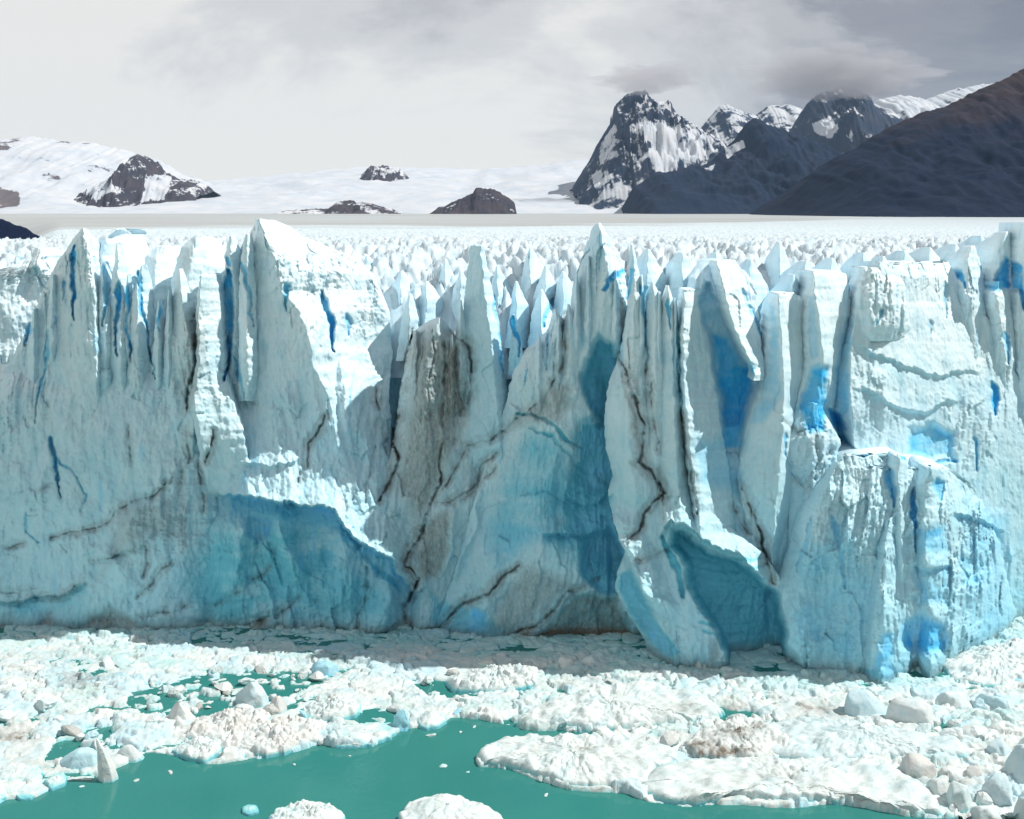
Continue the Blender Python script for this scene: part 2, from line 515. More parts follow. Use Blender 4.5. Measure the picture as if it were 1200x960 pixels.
patch([(48, 715), (62, 712), (70, 735), (40, 738)], 8, .5, 0, 0, .35)
# --- hollow under the big tower
lip([(270, 580), (280, 582), (296, 586), (331, 591), (372, 595), (392, 599), (404, 620), (422, 634), (442, 649), (462, 661), (482, 692)],
    4.0, 70, 9.5, 52, blue=.70, teal=.95, Lb=15, end=24)
patch([(236, 590), (300, 590), (380, 600), (420, 640), (470, 675), (484, 700), (484, 750), (230, 750), (190, 680)], 55, 0, .08, .50)
patch([(286, 600), (318, 602), (330, 625), (300, 640), (284, 628)], 9, 1.5, .55, .5)
patch([(375, 628), (400, 632), (396, 665), (370, 662)], 8, .8, .2, .55)
patch([(395, 605), (440, 650), (470, 680), (478, 705), (455, 690), (425, 655)], 8, .9, .2, .75)
crease([(331, 590), (328, 620), (340, 655), (349, 690)], 4.0, 16, 20)
crease([(400, 615), (405, 650), (400, 720)], 2.4, 24, 18)
crease([(285, 600), (278, 650), (270, 720)], 2.2, 22, 24)
crease([(452, 668), (455, 700), (450, 740)], 2.0, 16, 14)
crease([(262, 600), (258, 640), (250, 700)], 1.0, 20, 30)
lip([(662, 576), (676, 588), (691, 594), (716, 582)], 1.5, 12, .9, 10, .4, .8, end=6)
lip([(640, 622), (660, 624), (686, 627)], 2.0, 14, 1.0, 10, .3, .9, end=6)
groove([(606, 486), (641, 492), (662, 512), (682, 527)], 3, .9, .2, .7)
groove([(620, 500), (650, 515), (672, 540), (688, 556)], 2.4, .6, .2, .6)
groove([(612, 580), (640, 575), (664, 590)], 2.4, .5, .2, .5)
crease([(559, 568), (557, 620), (542, 645), (530, 690)], 1.6, 24, 6)
crease([(532, 590), (530, 640), (520, 680)], 1.4, 12, 5)
crease([(583, 640), (575, 680), (560, 740)], 1.6, 22, 16)
patch([(500, 690), (560, 715), (600, 735), (595, 758), (505, 755)], 14, 0, .25, .55)
patch([(548, 705), (575, 720), (570, 752), (540, 750)], 8, .3, .55, .3)
# --- cave in the toe
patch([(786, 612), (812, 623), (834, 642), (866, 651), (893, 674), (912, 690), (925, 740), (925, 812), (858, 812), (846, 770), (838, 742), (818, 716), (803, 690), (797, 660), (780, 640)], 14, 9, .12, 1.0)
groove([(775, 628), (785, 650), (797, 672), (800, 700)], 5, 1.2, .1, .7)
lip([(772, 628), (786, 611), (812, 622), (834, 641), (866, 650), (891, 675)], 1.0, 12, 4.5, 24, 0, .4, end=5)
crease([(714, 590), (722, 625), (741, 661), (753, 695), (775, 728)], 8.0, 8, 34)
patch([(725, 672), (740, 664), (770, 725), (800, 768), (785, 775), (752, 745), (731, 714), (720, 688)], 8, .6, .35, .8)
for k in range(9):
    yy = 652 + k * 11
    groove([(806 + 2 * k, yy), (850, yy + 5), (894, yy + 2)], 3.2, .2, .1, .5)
# --- big azure crevasse
CREV = [(814, 359), (827, 327), (838, 329), (846, 359), (862, 392), (873, 421), (892, 427), (887, 446), (879, 473), (871, 499), (845, 506), (841, 476), (833, 430), (825, 392)]
patch(CREV, 9, 2.6, .35, .05)
patch([(825, 384), (850, 388), (866, 404), (873, 421), (890, 428), (885, 450), (880, 490), (872, 530), (840, 530), (841, 476), (833, 430)], 13, 1.0, 1.0, 0)
patch([(838, 392), (850, 400), (862, 450), (866, 480), (852, 500), (845, 450)], 8, .6, 1.0, 0)
patch([(946, 430), (960, 424), (976, 428), (976, 470), (970, 512), (940, 512), (930, 478)], 12, 1.6, 1.0, 0)
patch([(805, 500), (850, 508), (880, 560), (870, 590), (810, 570)], 20, .6, .35, .1)
patch([(944, 345), (957, 345), (962, 420), (950, 430), (944, 400)], 5, .6, .30, .0)  # shade on the left face of the tower over the cleft, painted blue
patch([(900, 352), (912, 356), (918, 420), (920, 470), (890, 500), (874, 500), (888, 466), (897, 420)], 8, 0, .38, .05)  # slim tower's shaded left side painted bluer than its sunlit side
patch([(996, 345), (1000, 350), (996, 480), (985, 500), (976, 484), (978, 430)], 5, 0, .42, .1)  # broad tower's left edge, its shade put in as blue
patch([(1141, 295), (1152, 318), (1160, 333), (1170, 313), (1179, 295), (1185, 310), (1186, 335), (1170, 345), (1158, 342), (1146, 320)], 5, 2.5, 1.0, 0)
# --- promontory
patch([(1061, 500), (1095, 492), (1122, 505), (1124, 544), (1090, 542), (1060, 535)], 10, 1.6, .55, .1)
patch([(1116, 650), (1150, 642), (1168, 660), (1150, 695), (1126, 688)], 14, 1.2, .62, .1)
patch([(1052, 730), (1075, 710), (1112, 728), (1116, 765), (1085, 778), (1050, 760)], 17, 1.8, .75, .05)
patch([(1018, 792), (1032, 736), (1050, 740), (1052, 792)], 10, .8, .55, .2)
patch([(946, 735), (964, 724), (972, 752), (950, 760)], 9, .6, .5, .2)
patch([(1066, 612), (1116, 610), (1120, 656), (1068, 654)], 17, .8, .6, .0)
patch([(1068, 674), (1116, 676), (1118, 718), (1070, 714)], 17, .8, .5, .0)
patch([(1118, 560), (1190, 600), (1190, 740), (1120, 790)], 24, 0, .28, .0)
patch([(920, 640), (1000, 600), (1040, 700), (1010, 790), (910, 770)], 30, 0, .22, .12)
patch([(1010, 784), (1118, 786), (1118, 800), (1010, 800)], 6, .0, .2, .6)
lip([(1072, 662), (1090, 668), (1114, 664)], 1.2, 14, 1.0, 10, .4, 0, end=5)
lip([(1120, 600), (1150, 612), (1172, 622)], 1.2, 14, 1.0, 10, .5, 0, end=6)
lip([(1000, 400), (1040, 422), (1090, 440), (1140, 436)], .5, 24, .6, 18, .12, .06, end=24)
lip([(1010, 455), (1050, 480), (1085, 482), (1120, 470)], .6, 20, .8, 16, .12, .05, end=18)
crease([(1040, 425), (1036, 460), (1042, 500)], .8, 18, 14)
crease([(400, 420), (404, 470), (412, 520)], 1.6, 8, 26)
crease([(430, 480), (428, 530), (436, 600)], 1.2, 8, 20)
lip([(286, 545), (320, 548), (350, 540)], .6, 8, .9, 8, end=8)
# left buttress swells and slabs
crease([(60, 520), (48, 560), (44, 600)], 1.4, 12, 10)
crease([(160, 590), (150, 620), (150, 650)], 1.6, 12, 16)
crease([(120, 640), (140, 665), (150, 700)], 1.6, 14, 18)
lip([(110, 660), (140, 650), (170, 640)], .6, 8, 1.0, 8, end=6)
lip([(-40, 706), (30, 704), (70, 700), (100, 684)], 1.0, 16, .8, 10, .1, .5, end=8)


MAPS = {'main': (G.copy(), B.copy(), T.copy(), D.copy())}
# --- amphitheatre with teal ice
patch([(700, 384), (720, 400), (735, 440), (775, 520), (775, 700), (720, 705), (672, 670), (640, 640), (630, 590), (648, 530), (672, 495), (690, 480), (672, 440), (686, 402)], 48, 4.0, .30, .95)
patch([(699, 386), (725, 400), (740, 440), (740, 500), (700, 505), (686, 480), (675, 445), (688, 408)], 13, 4.5, .45, 1.0)
patch([(668, 490), (700, 480), (735, 500), (735, 580), (690, 590), (666, 560)], 18, 1.8, .45, .85)
patch([(610, 492), (660, 500), (700, 560), (700, 620), (640, 640), (570, 690), (560, 620), (575, 560)], 30, 1.0, .22, .42)
patch([(682, 622), (740, 612), (745, 695), (700, 700), (674, 672)], 11, 3.0, .30, 1.0)
MAPS['hollow'] = (G, B, T, D)


def samp(A, px, py):
    x = np.clip(px - PX0, 0, PX1 - PX0 - 1.001); y = np.clip(py - PY0, 0, PY1 - PY0 - 1.001)
    xi = x.astype(np.int32); yi = y.astype(np.int32); fx = x - xi; fy = y - yi
    return (A[yi, xi] * (1 - fx) + A[yi, xi + 1] * fx) * (1 - fy) + (A[yi + 1, xi] * (1 - fx) + A[yi + 1, xi + 1] * fx) * fy


# base line of the ice front in the photo -> distance
BLX = [-400, -60, 0, 100, 300, 400, 500, 600, 700, 780, 830, 880, 950, 1010, 1110, 1160, 1200, 1300, 1700]
BLY = [728, 736, 738, 740, 745, 748, 750, 757, 760, 774, 779, 785, 790, 797, 798, 774, 744, 712, 690]


def basepy(px):
    return np.interp(px, BLX, BLY)


def yref(px):
    by = 0
    for k in (-12, -6, 0, 6, 12):
        by = by + basepy(px + k) / 5
    x, y, z = ray(px, by)
    return y * (-CAM_H / z)


def yback(px):
    by = np.interp(px, [-400, 0, 300, 700, 900, 1050, 1200, 1700], [728, 738, 745, 757, 764, 756, 736, 690])
    x, y, z = ray(px, by)
    return y * (-CAM_H / z)


def wall_detail(X, Z, seed, amt):
    """relief of broken ice: long vertical flutes, tilted fracture planes, scallops"""
    wob = 1.5 * noise3(X * .09, Z * .05, seed)
    fl = fbm(X * .30 + wob, Z * .035, seed + 2.2, 3, .5, True)
    big = fbm(X * .07, Z * .05, seed + 4.4, 3)
    d1, d2, h, vx, vy = cells(X * .25 + .5 * wob, Z * .14 + .3 * noise3(X * .2, Z * .2, seed), int(seed * 7))
    fac = vx * ((h % 17) / 8. - 1) * 1.1 + vy * ((h % 13) / 6. - 1) * .8
    e1, e2, h2, ux, uy = cells(X * .8 + .4 * wob, Z * .42, int(seed * 13) + 5)
    fac2 = ux * ((h2 % 17) / 8. - 1) * .35 + uy * ((h2 % 13) / 6. - 1) * .3
    fine = fbm(X * 1.1, Z * .55, seed + 6.6, 4, .6)
    crack = np.clip(1 - (d2 - d1) / .07, 0, 1)
    calm = .22 + .95 * sstep(-.3, .45, fbm(X * .05, Z * .05, seed + 31., 3))
    out = amt * (1.8 * big + calm * (-.62 * fl - .26 * fbm(X * .8 + wob, Z * .06, seed + 61., 2, .5, True) + .95 * fac + .9 * fac2 + .05 * crack) + .26 * fine + .16 * calm * fbm(X * .9, Z * 1.5, seed + 51., 3, .6, True))
    return out, crack, fl, fine


_seed = [1.0]


def tower(name, parent, L, R, ridge=None, frac=.5, y0=0., lean=.05, dL=2., dR=2., pL=1.3, pR=1.3, thick=9., bottom=None,
          sink=0., amt=1., step=1.35, jag=1.6, tint=(0., 0., 0.), mat=None, backline=False, snow=0.):
    _seed[0] += 1.37
    sd = _seed[0]
    top = min(L[0][1], R[0][1])
    if bottom is None:
        xm = .5 * (L[-1][0] + R[-1][0])
        bot = max(basepy(L[-1][0]), basepy(R[-1][0]), basepy(xm)) + 8
    else:
        bot = bottom
    nr = max(8, int((bot - top) / step))
    py = np.linspace(top, bot, nr)
    Lx = np.interp(py, [p[1] for p in L], [p[0] for p in L])
    Rx = np.interp(py, [p[1] for p in R], [p[0] for p in R])
    wdt = np.maximum(Rx - Lx, .6)
    jg = np.minimum(jag, wdt * .12)
    Lx = Lx + jg * (fbm(py / 9., sd, .3, 3)); Rx = Rx + jg * (fbm(py / 9., sd + 40, .7, 3))
    Rx = np.maximum(Rx, Lx + .6)
    nc = max(8, int(np.max(Rx - Lx) / step))
    u = np.linspace(0, 1, nc)
    px = Lx[:, None] + (Rx - Lx)[:, None] * u[None]
    P = np.repeat(py[:, None], nc, 1)
    At = min(11., (Rx[0] - Lx[0]) * .28) if (Rx[0] - Lx[0]) < 160 else 9.
    P = P + At * np.exp(-(P - top) / 20.) * (.9 * np.abs(fbm(px / 13., sd, P / 60., 3)) + .35 * np.abs(noise3(px / 4., sd, 2.)))
    if ridge is None:
        rx = Lx + (Rx - Lx) * frac
    else:
        rx = np.interp(py, [p[1] for p in ridge], [p[0] for p in ridge])
        rx = np.clip(rx, Lx + .05 * (Rx - Lx), Rx - .05 * (Rx - Lx))
    rx = rx + jg * fbm(py / 14., sd + 80, .1, 2)
    tl = np.clip((rx[:, None] - px) / np.maximum(rx - Lx, .3)[:, None], 0, 1)
    tr = np.clip((px - rx[:, None]) / np.maximum(Rx - rx, .3)[:, None], 0, 1)
    wm = np.minimum(1, (Rx - Lx) / 30.)[:, None]
    dLr, dRr = [(np.interp(py, [p[0] for p in v], [p[1] for p in v])[:, None] if isinstance(v, list) else v) for v in (dL, dR)]
    roof = (dLr * tl ** pL + dRr * tr ** pR) * (0.35 + .65 * wm)
    Yb = yback(px) if backline else yref(px)
    Y = Yb + y0 + roof
    X, _, Z = at_depth(px, P, Y)
    Zc = np.maximum(Z, 0)
    Y = Y + lean * Zc
    # rounded crown
    dtop = (P - top) * 0.16
    Y = Y + snow * np.exp(-dtop / 3.0)
    if sink:
        s = np.clip((P - (bot - .35 * (bot - top))) / (.35 * (bot - top)), 0, 1)
        Y = Y + sink * s * s
    X, _, Z = at_depth(px, P, Y)
    det, crack, fl, fine = wall_detail(X, Z, sd, amt)
    edge = np.minimum(1, np.minimum(px - Lx[:, None], Rx[:, None] - px) / 5.) * .6 + .4
    det = det * edge * (.45 + .55 * wm)
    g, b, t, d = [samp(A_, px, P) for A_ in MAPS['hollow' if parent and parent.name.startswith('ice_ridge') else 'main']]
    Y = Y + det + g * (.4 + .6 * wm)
    if bottom is None:      # waterline notch
        zz = Z / 2.2
        Y = Y + 1.6 * np.exp(-zz * zz) * (.7 + .5 * noise3(X * .25, 0, sd))
    X, Yv, Z = at_depth(px, P, Y)
    # tint: lower ice bluer, its shaded tone painted in; thin streaks of clear ice
    n0 = fbm(X * .05, Z * .06, sd + 1.1, 3)
    strk = sstep(.42, .75, noise3(X * .9, Z * .10, sd + 3.) * 1.0) * sstep(-.1, .35, noise3(X * .12, Z * .08, sd + 5.))
    hgt = np.clip(1 - Z / 60., 0, 1)
    strat = .72 + .34 * noise3(X * .06, Z * .75 + .6 * noise3(X * .1, Z * .1, sd), sd + 11.) + .42 * fbm(X * .22, Z * .2, sd + 13., 3)
    lowb = np.clip(strat, .25, 1.25)
    t = t * np.where(t > .7, np.clip(lowb, .72, 1.1), lowb)
    b = b * np.where(b > .8, np.clip(lowb, .62, 1.05), np.clip(lowb, .4, 1.1))
    bl = b + tint[0] + .05 + .15 * hgt + .13 * n0 * (n0 > 0) + .32 * strk
    te = t + tint[1] + .36 * hgt + .10 * np.maximum(-n0, 0) + .05 * crack * (b + t < .3)
    di = d + tint[2] + .10 * np.maximum(0, fbm(X * .18, Z * .03, sd + 8., 3)) * hgt
    if bottom is None:
        di = di + .55 * np.exp(-(Z / 1.6) ** 2) + .0
    fr = np.stack([X, Yv, Z], -1)
    tn = np.stack([bl, te, di], -1)
    # back of the tower
    nb = 7
    th = (thick * np.minimum(1, wdt / 26.) + .5)[:, None]
    ub = np.linspace(1, 0, nb + 2)[1:-1][None, :]
    pb = Lx[:, None] + (Rx - Lx)[:, None] * ub
    YE = np.maximum(Y[:, :1], Y[:, -1:])
    Yk = YE + th * np.sin(np.pi * ub) ** .6
    Xe = X[:, -1:] + (X[:, :1] - X[:, -1:]) * (1 - ub)
    Zk = Z.mean(1, keepdims=True) + 0 * Xe
    bk = np.stack([Xe, Yk, Zk], -1)
    tb = np.zeros(bk.shape); tb[..., 0] = .15 + tint[0]
    V = np.concatenate([fr, bk], 1); A = np.concatenate([tn, tb], 1)
    # cap row
    cx = V[:1].mean(1, keepdims=True)
    cap = cx + (V[:1] - cx) * .15
    cap[..., 2] = V[:1, :, 2] * .5 + cx[..., 2] * .5 + .05
    V = np.concatenate([cap, V], 0); A = np.concatenate([A[:1], A], 0)
    return mesh_obj(name, V.reshape(-1, 3), grid_quads(nr + 1, nc + nb, True), mat or M_ICE, parent,
                    {'tint': np.clip(A.reshape(-1, 3), 0, 1)})


# ------------------------------------------------------------------ glacier surface behind the front (structure)
def zglac(Y):
    py = 275 - 25 * (1 - np.exp(-np.maximum(Y - 250, 0) / 1300.))
    return CAM_H - 5.5 + np.maximum(Y, 0) * (275 - py) / F


rows = [-2, 0, 2, 4, 6]
d = 8.0
while d < 7500:
    rows.append(d)
    d += 0.9 + d * .0062
rows = np.array(rows)
pxc = np.linspace(-420, 1640, 1000)
PXg, Rg = np.meshgrid(pxc, rows)
Yg = yback(PXg) + 24 + Rg
Xg = ray(PXg, 275)[0] / ray(PXg, 275)[1] * Yg
front = np.exp(-Rg / 16.)
zg = zglac(Yg) - 17 * front - 3.5 * np.exp(-Rg / 60.)
wq = fbm(Xg * .02, Yg * .02, 3.3, 2) * 1.2
# fins of ice between crevasses, running towards the front; lower and finer far away
fin = fbm(Xg * .14 + wq, Yg * .07 + .03 * Xg, 1.1, 4, .62, True)
fin2 = fbm(Xg * .16 - .06 * Yg + wq, Yg * .10, 6.1, 2, .55, True)
tooth = fbm(Xg * .30 + wq, Yg * .22, 2.2, 3, .6, True)
near = np.exp(-Rg / 130.)
amp = 2.4 * near + 2.0 * np.exp(-Rg / 1600.)
smooth_band = sstep(850, 1250, Rg - 900 * sstep(760, 1000, PXg) + 420 * fbm(Xg * .0028, Yg * .0015, 5., 4)) * (1 - sstep(900, 1050, PXg) * .6)
zg = zg + (amp * (fin * .55 + fin2 * .3 - .15) + 1.1 * tooth * np.exp(-Rg / 2600.)) * (1 - .93 * smooth_band) * sstep(-2, 6, Rg)
zg = zg - (10 + .012 * Rg) * sstep(75, 0, PXg) * sstep(60, 350, Rg) * (1 - sstep(1200, 2500, Rg))
crev = sstep(-.25, -.75, fin + .25 * fin2)
tn = np.zeros(zg.shape + (3,))
tn[..., 0] = .05 + .10 * sstep(.1, -.6, tooth) * (1 - smooth_band) + .50 * crev * (1 - smooth_band) + .10 * front
tn[..., 1] = .18 * crev * (1 - smooth_band)
tn[..., 2] = .14 * sstep(500, 1500, Rg) + .10 * (tooth < -.2) * (1 - smooth_band) + .36 * smooth_band * (1 + .6 * fbm(Xg * .0012, Yg * .006, 2., 3))
gl = mesh_obj('glacier', np.stack([Xg, Yg, zg], -1).reshape(-1, 3), grid_quads(len(rows), len(pxc))[:, ::-1], M_FIELD, None,
              {'tint': np.clip(tn.reshape(-1, 3), 0, 1)})
tag(gl, 'crevassed white glacier surface stretching back to the mountains', kind='structure')

# solid core of the glacier behind the towers
tower('glacier_core', gl, [(-420, 430), (-420, 560)], [(1640, 430), (1640, 560)], y0=24, backline=True, lean=.02, dL=0, dR=0, thick=10, step=4.0,
      tint=(.35, .15, 0), amt=1.2)

# ------------------------------------------------------------------ ice front, mass by mass
GRP = None
m1 = empty('ice_buttress', 'broad pale grey ice buttress with five thin blue-slotted fins on top', 'ice cliff')
tower('face', m1, [(-14, 425), (-40, 470), (-75, 540), (-80, 740)], [(210, 425), (226, 455), (240, 500), (254, 570), (256, 610), (262, 650), (250, 695), (258, 740)], y0=0, lean=.035, dL=1.5, dR=6, pL=3, pR=5, snow=7, jag=4)
tower('fin', m1, [(96, 267), (81, 286), (62, 316), (47, 348), (38, 375), (10, 427), (-10, 500)], [(98, 267), (104, 281), (112, 313), (117, 350), (119, 400), (126, 500)],
      [(97, 267), (106, 300), (111, 350), (114, 500)], y0=-1.2, dL=4.5, dR=4, bottom=520, sink=3)
tower('fin', m1, [(119, 307), (116, 330), (113, 360), (112, 470)], [(121, 307), (127, 330), (131, 350), (136, 470)], frac=.55, y0=.2, dL=2, dR=4, bottom=490, sink=3)
tower('fin', m1, [(136, 285), (134, 310), (129, 340), (126, 470)], [(139, 285), (143, 310), (147, 335), (152, 360), (158, 470)], frac=.5, y0=-.2, dL=2.5, dR=5, bottom=490, sink=3)
tower('fin', m1, [(165, 311), (160, 330), (154, 350), (150, 400), (146, 480)], [(168, 311), (173, 340), (179, 380), (186, 410), (194, 480)], frac=.35, y0=-.2, dL=2, dR=8, bottom=500, sink=3)
tower('fin', m1, [(209, 315), (205, 335), (200, 360), (190, 385), (180, 402), (168, 430), (158, 500)], [(212, 315), (216, 340), (223, 362), (229, 390), (231, 430), (230, 500)],
      [(210, 316), (214, 360), (223, 400), (227, 500)], y0=-1.4, dL=4.5, dR=3, bottom=540, sink=3)
m1b = empty('ice_block', 'white sunlit ice block behind the thin fins, with a rounded crest', 'ice block')
tower('crest', m1b, [(132, 268), (118, 277), (108, 295), (100, 430)], [(152, 267), (163, 286), (178, 310), (200, 430)], frac=.2, y0=7, dL=2, dR=16, bottom=450, snow=3, amt=.7)
tower('crest', m1b, [(183, 288), (170, 300), (150, 430)], [(200, 287), (215, 300), (232, 430)], frac=.3, y0=9, dL=2, dR=12, bottom=450, snow=4, amt=.7)
tower('crest', m1b, [(228, 275), (212, 290), (200, 330), (195, 420)], [(241, 276), (258, 289), (268, 312), (272, 440)], frac=.3, y0=4, dL=2.5, dR=11, bottom=460, snow=3, amt=.7)
m0 = empty('ice_slope', 'rough white ice slope falling away beside the first grey fin', 'ice slope')
tower('slope', m0, [(36, 299), (10, 312), (-80, 330), (-90, 440), (-95, 740)], [(58, 290), (66, 320), (62, 380), (44, 480), (20, 600), (10, 740)], frac=.5, y0=4, lean=.2, dL=2, dR=4, snow=5, amt=1.2)

m2 = empty('ice_tower', 'massive grey ice tower with a white sunlit shoulder and teal hollow beneath', 'ice tower')
tower('body', m2, [(299, 262), (284, 285), (276, 310), (272, 380), (268, 440), (262, 500), (252, 580), (238, 640), (226, 750)],
      [(312, 256), (345, 275), (390, 292), (418, 302), (437, 321), (450, 348), (457, 365), (460, 415), (456, 470), (462, 540), (474, 600), (488, 680), (492, 750)],
      [(304, 258), (312, 280), (322, 302), (327, 340), (350, 362), (361, 392), (366, 424), (383, 462), (395, 520), (412, 600), (432, 660), (440, 750)],
      y0=1.4, dL=[(300, 7), (520, 6), (620, 3)], dR=[(256, 17), (400, 19), (480, 10), (560, 5), (750, 5)], pL=1.0, pR=1.05, snow=2, thick=18)
tower('slab', m2, [(234, 322), (229, 360), (230, 424), (222, 470), (232, 520), (240, 590)], [(252, 320), (258, 345), (262, 400), (264, 440), (284, 500), (300, 590)],
      frac=.10, y0=-5.2, dL=2.5, dR=6.5, pR=1, bottom=582, sink=9, amt=.6)
tower('fin', m2, [(269, 276), (263, 300), (262, 420)], [(274, 277), (280, 300), (283, 330), (284, 440)], frac=.4, y0=2.5, dL=1, dR=4, bottom=450, sink=3)
tower('fin', m2, [(288, 274), (284, 290), (281, 320), (279, 450)], [(292, 274), (296, 300), (299, 340), (302, 450)], frac=.5, y0=1.0, dL=1, dR=4, bottom=470, sink=3)

m3 = empty('ice_buttress', 'dirty brown-streaked ice buttress with a blunt top', 'ice cliff')
tower('face', m3, [(512, 373), (497, 380), (483, 389), (476, 416), (469, 457), (464, 500), (450, 560), (425, 605), (440, 655), (480, 700), (474, 755)],
      [(517, 373), (528, 385), (536, 396), (553, 415), (562, 450), (582, 500), (577, 560), (562, 620), (542, 700), (525, 755)],
      [(515, 374), (500, 420), (497, 500), (500, 560), (500, 620), (495, 700), (490, 750)], y0=1.2, dL=5, dR=6, tint=(0, 0, .10))
m4 = empty('ice_spire', 'tall narrow blue-grey ice spire with a flat tip behind the brown buttress', 'ice spire')
tower('spire', m4, [(550, 287), (549, 305), (545, 343), (542, 370), (546, 402), (544, 560)], [(567, 287), (569, 302), (577, 335), (582, 362), (588, 402), (593, 440), (606, 560)],
      frac=.72, y0=2.6, dL=2.5, dR=6.0, pR=1, bottom=580, sink=2.5, tint=(.12, .02, 0), amt=.7)

m5 = empty('ice_ridge', 'rising ice ridge with a sharp peak above a curved teal hollow', 'ice cliff')
tower('hollow_wall', m5, [(640, 388), (612, 412), (600, 440), (588, 490), (570, 540), (552, 600), (530, 680), (500, 757)],
      [(700, 388), (740, 410), (745, 500), (745, 600), (760, 700), (770, 775)], frac=.3, y0=2.6, dL=1.5, dR=7.5, pR=1.9, lean=.045, snow=4, thick=20)
tower('peak', m5, [(699, 261), (695, 266), (687, 286), (679, 308), (673, 327), (668, 359), (664, 400), (650, 450), (640, 500)],
      [(704, 261), (710, 270), (717, 289), (727, 312), (734, 330), (738, 360), (740, 420), (735, 500)], [(702, 262), (707, 290), (712, 330), (700, 380), (690, 420), (680, 500)],
      y0=.6, dL=4, dR=6, bottom=500, sink=3.5, amt=.8)
tower('fin', m5, [(649, 363), (641, 389), (625, 405), (612, 425), (600, 500)], [(652, 363), (664, 378), (670, 420), (672, 500)], frac=.5, y0=1.2, dL=3.5, dR=5, bottom=520, sink=3)
tower('fin', m5, [(665, 357), (662, 380), (655, 420), (640, 480)], [(668, 357), (676, 380), (684, 420), (682, 480)], frac=.45, y0=.4, dL=2, dR=3, bottom=490, sink=3)
tower('blade', m5, [(600, 369), (598, 390), (596, 430)], [(603, 369), (610, 395), (616, 430)], frac=.5, y0=2.5, dL=1, dR=1.5, bottom=440, sink=2, tint=(.3, 0, 0))

m6 = empty('ice_pillar', 'grey fluted ice pillar of three fins with a brown crack, beside the teal hollow', 'ice pillar')
tower('fin', m6, [(739, 287), (738, 313), (736, 348), (733, 381), (727, 413), (711, 457), (708, 497), (711, 532), (720, 562), (712, 576), (717, 604), (727, 636), (741, 661), (753, 695), (772, 723), (782, 774)],
      [(742, 287), (748, 313), (753, 340), (756, 375), (760, 440), (766, 520), (778, 600), (788, 650), (803, 700), (808, 778)],
      [(741, 288), (744, 330), (742, 400), (735, 470), (738, 540), (750, 610), (768, 680), (792, 774)], y0=-4.2, dL=3.4, dR=3.4, pL=1.5, amt=.8)
tower('fin', m6, [(763, 330), (758, 345), (756, 381), (756, 440), (752, 600)], [(766, 330), (775, 348), (779, 380), (783, 600)], frac=.5, y0=-3.4, dL=2, dR=3, bottom=610, sink=2, amt=.8)
tower('fin', m6, [(781, 335), (777, 352), (774, 400), (770, 610)], [(784, 335), (790, 360), (796, 389), (798, 430), (801, 484), (808, 554), (818, 612)], frac=.6, y0=-3.6, dL=2, dR=5, bottom=630, sink=2, amt=.8)

for (pm, ax, ay, hw, bt_, yy0, bl_) in [(m1, 62, 322, 9, 440, .2, 0), (m1, 108, 300, 6, 430, 1.0, 0), (m1, 150, 322, 6, 440, .2, 0), (m1, 186, 352, 8, 470, -.6, 0), (m1, 198, 340, 7, 470, -.8, 0), (m1, 40, 362, 10, 480, .4, 0),
                                        (m4, 540, 352, 9, 470, 2.6, 0), (m5, 632, 392, 8, 500, 1.0, 0), (m5, 676, 322, 6, 430, .4, 0), (m5, 690, 300, 6, 420, .2, 0), (m5, 722, 316, 6, 420, -.4, 0), (m5, 655, 372, 7, 480, .2, 0),
                                        (m6, 752, 322, 5, 440, -3.2, 0), (m6, 773, 342, 5, 450, -3.2, 0), (m6, 792, 350, 5, 460, -3.0, 0), (m3, 488, 388, 8, 500, 1.6, 0), (m3, 530, 386, 8, 500, 1.8, 0)]:
    tower('fin', pm, [(ax - 1, ay), (ax - hw * .45, ay + 22), (ax - hw * .8, ay + 55), (ax - hw, bt_)], [(ax + 1, ay), (ax + hw * .5, ay + 20), (ax + hw * .9, ay + 55), (ax + hw * 1.1, bt_)],
          frac=.45, y0=yy0 - .6, dL=2.2, dR=4.5, pL=1, pR=1, bottom=bt_, sink=4, amt=.6, tint=(.04, 0, .25 if pm == m3 else 0))

m7 = empty('ice_arch', 'low ice arch with a dark teal cave at the waterline', 'ice arch')
tower('arch', m7, [(748, 590), (735, 640), (724, 670), (720, 690), (731, 714), (753, 745), (766, 785)], [(798, 572), (835, 598), (868, 628), (897, 650), (915, 680), (935, 720), (940, 800)],
      [(775, 590), (775, 640), (780, 700), (800, 785)], y0=-3.6, dL=5, dR=7, pL=1.6, amt=.8, thick=22)

m8 = empty('ice_block', 'white-capped ice block split by the deep azure crevasse', 'ice block')
tower('crevasse_wall', m8, [(832, 303), (808, 325), (800, 420), (800, 700)], [(862, 304), (884, 330), (890, 380), (897, 427), (905, 500), (915, 700)], frac=.1, y0=-.5, backline=True, dL=1.5, dR=3, thick=18, snow=9, bottom=660, tint=(.08, 0, 0))
tower('slab', m8, [(800, 340), (796, 400), (798, 480), (806, 560), (816, 630)], [(816, 338), (822, 380), (832, 420), (839, 460), (845, 500), (856, 560), (862, 630)], frac=.12, y0=-4.2, dL=2.5, dR=8, pR=1, bottom=640, sink=2.5, amt=.7)
tower('slab', m8, [(838, 307), (844, 340), (853, 375), (866, 402), (882, 432)], [(856, 305), (874, 330), (883, 370), (892, 400), (896, 428), (896, 445)], frac=.12, y0=-.6, dL=1.5, dR=8, pR=1, bottom=446, snow=3, amt=.6)
tower('facet', m8, [(822, 532), (806, 560), (812, 600), (850, 660), (880, 720)], [(890, 528), (930, 545), (950, 580), (945, 620), (935, 720)], frac=.35, y0=-2.5, backline=True, dL=2, dR=3, bottom=790, snow=3, tint=(.12, 0, 0))

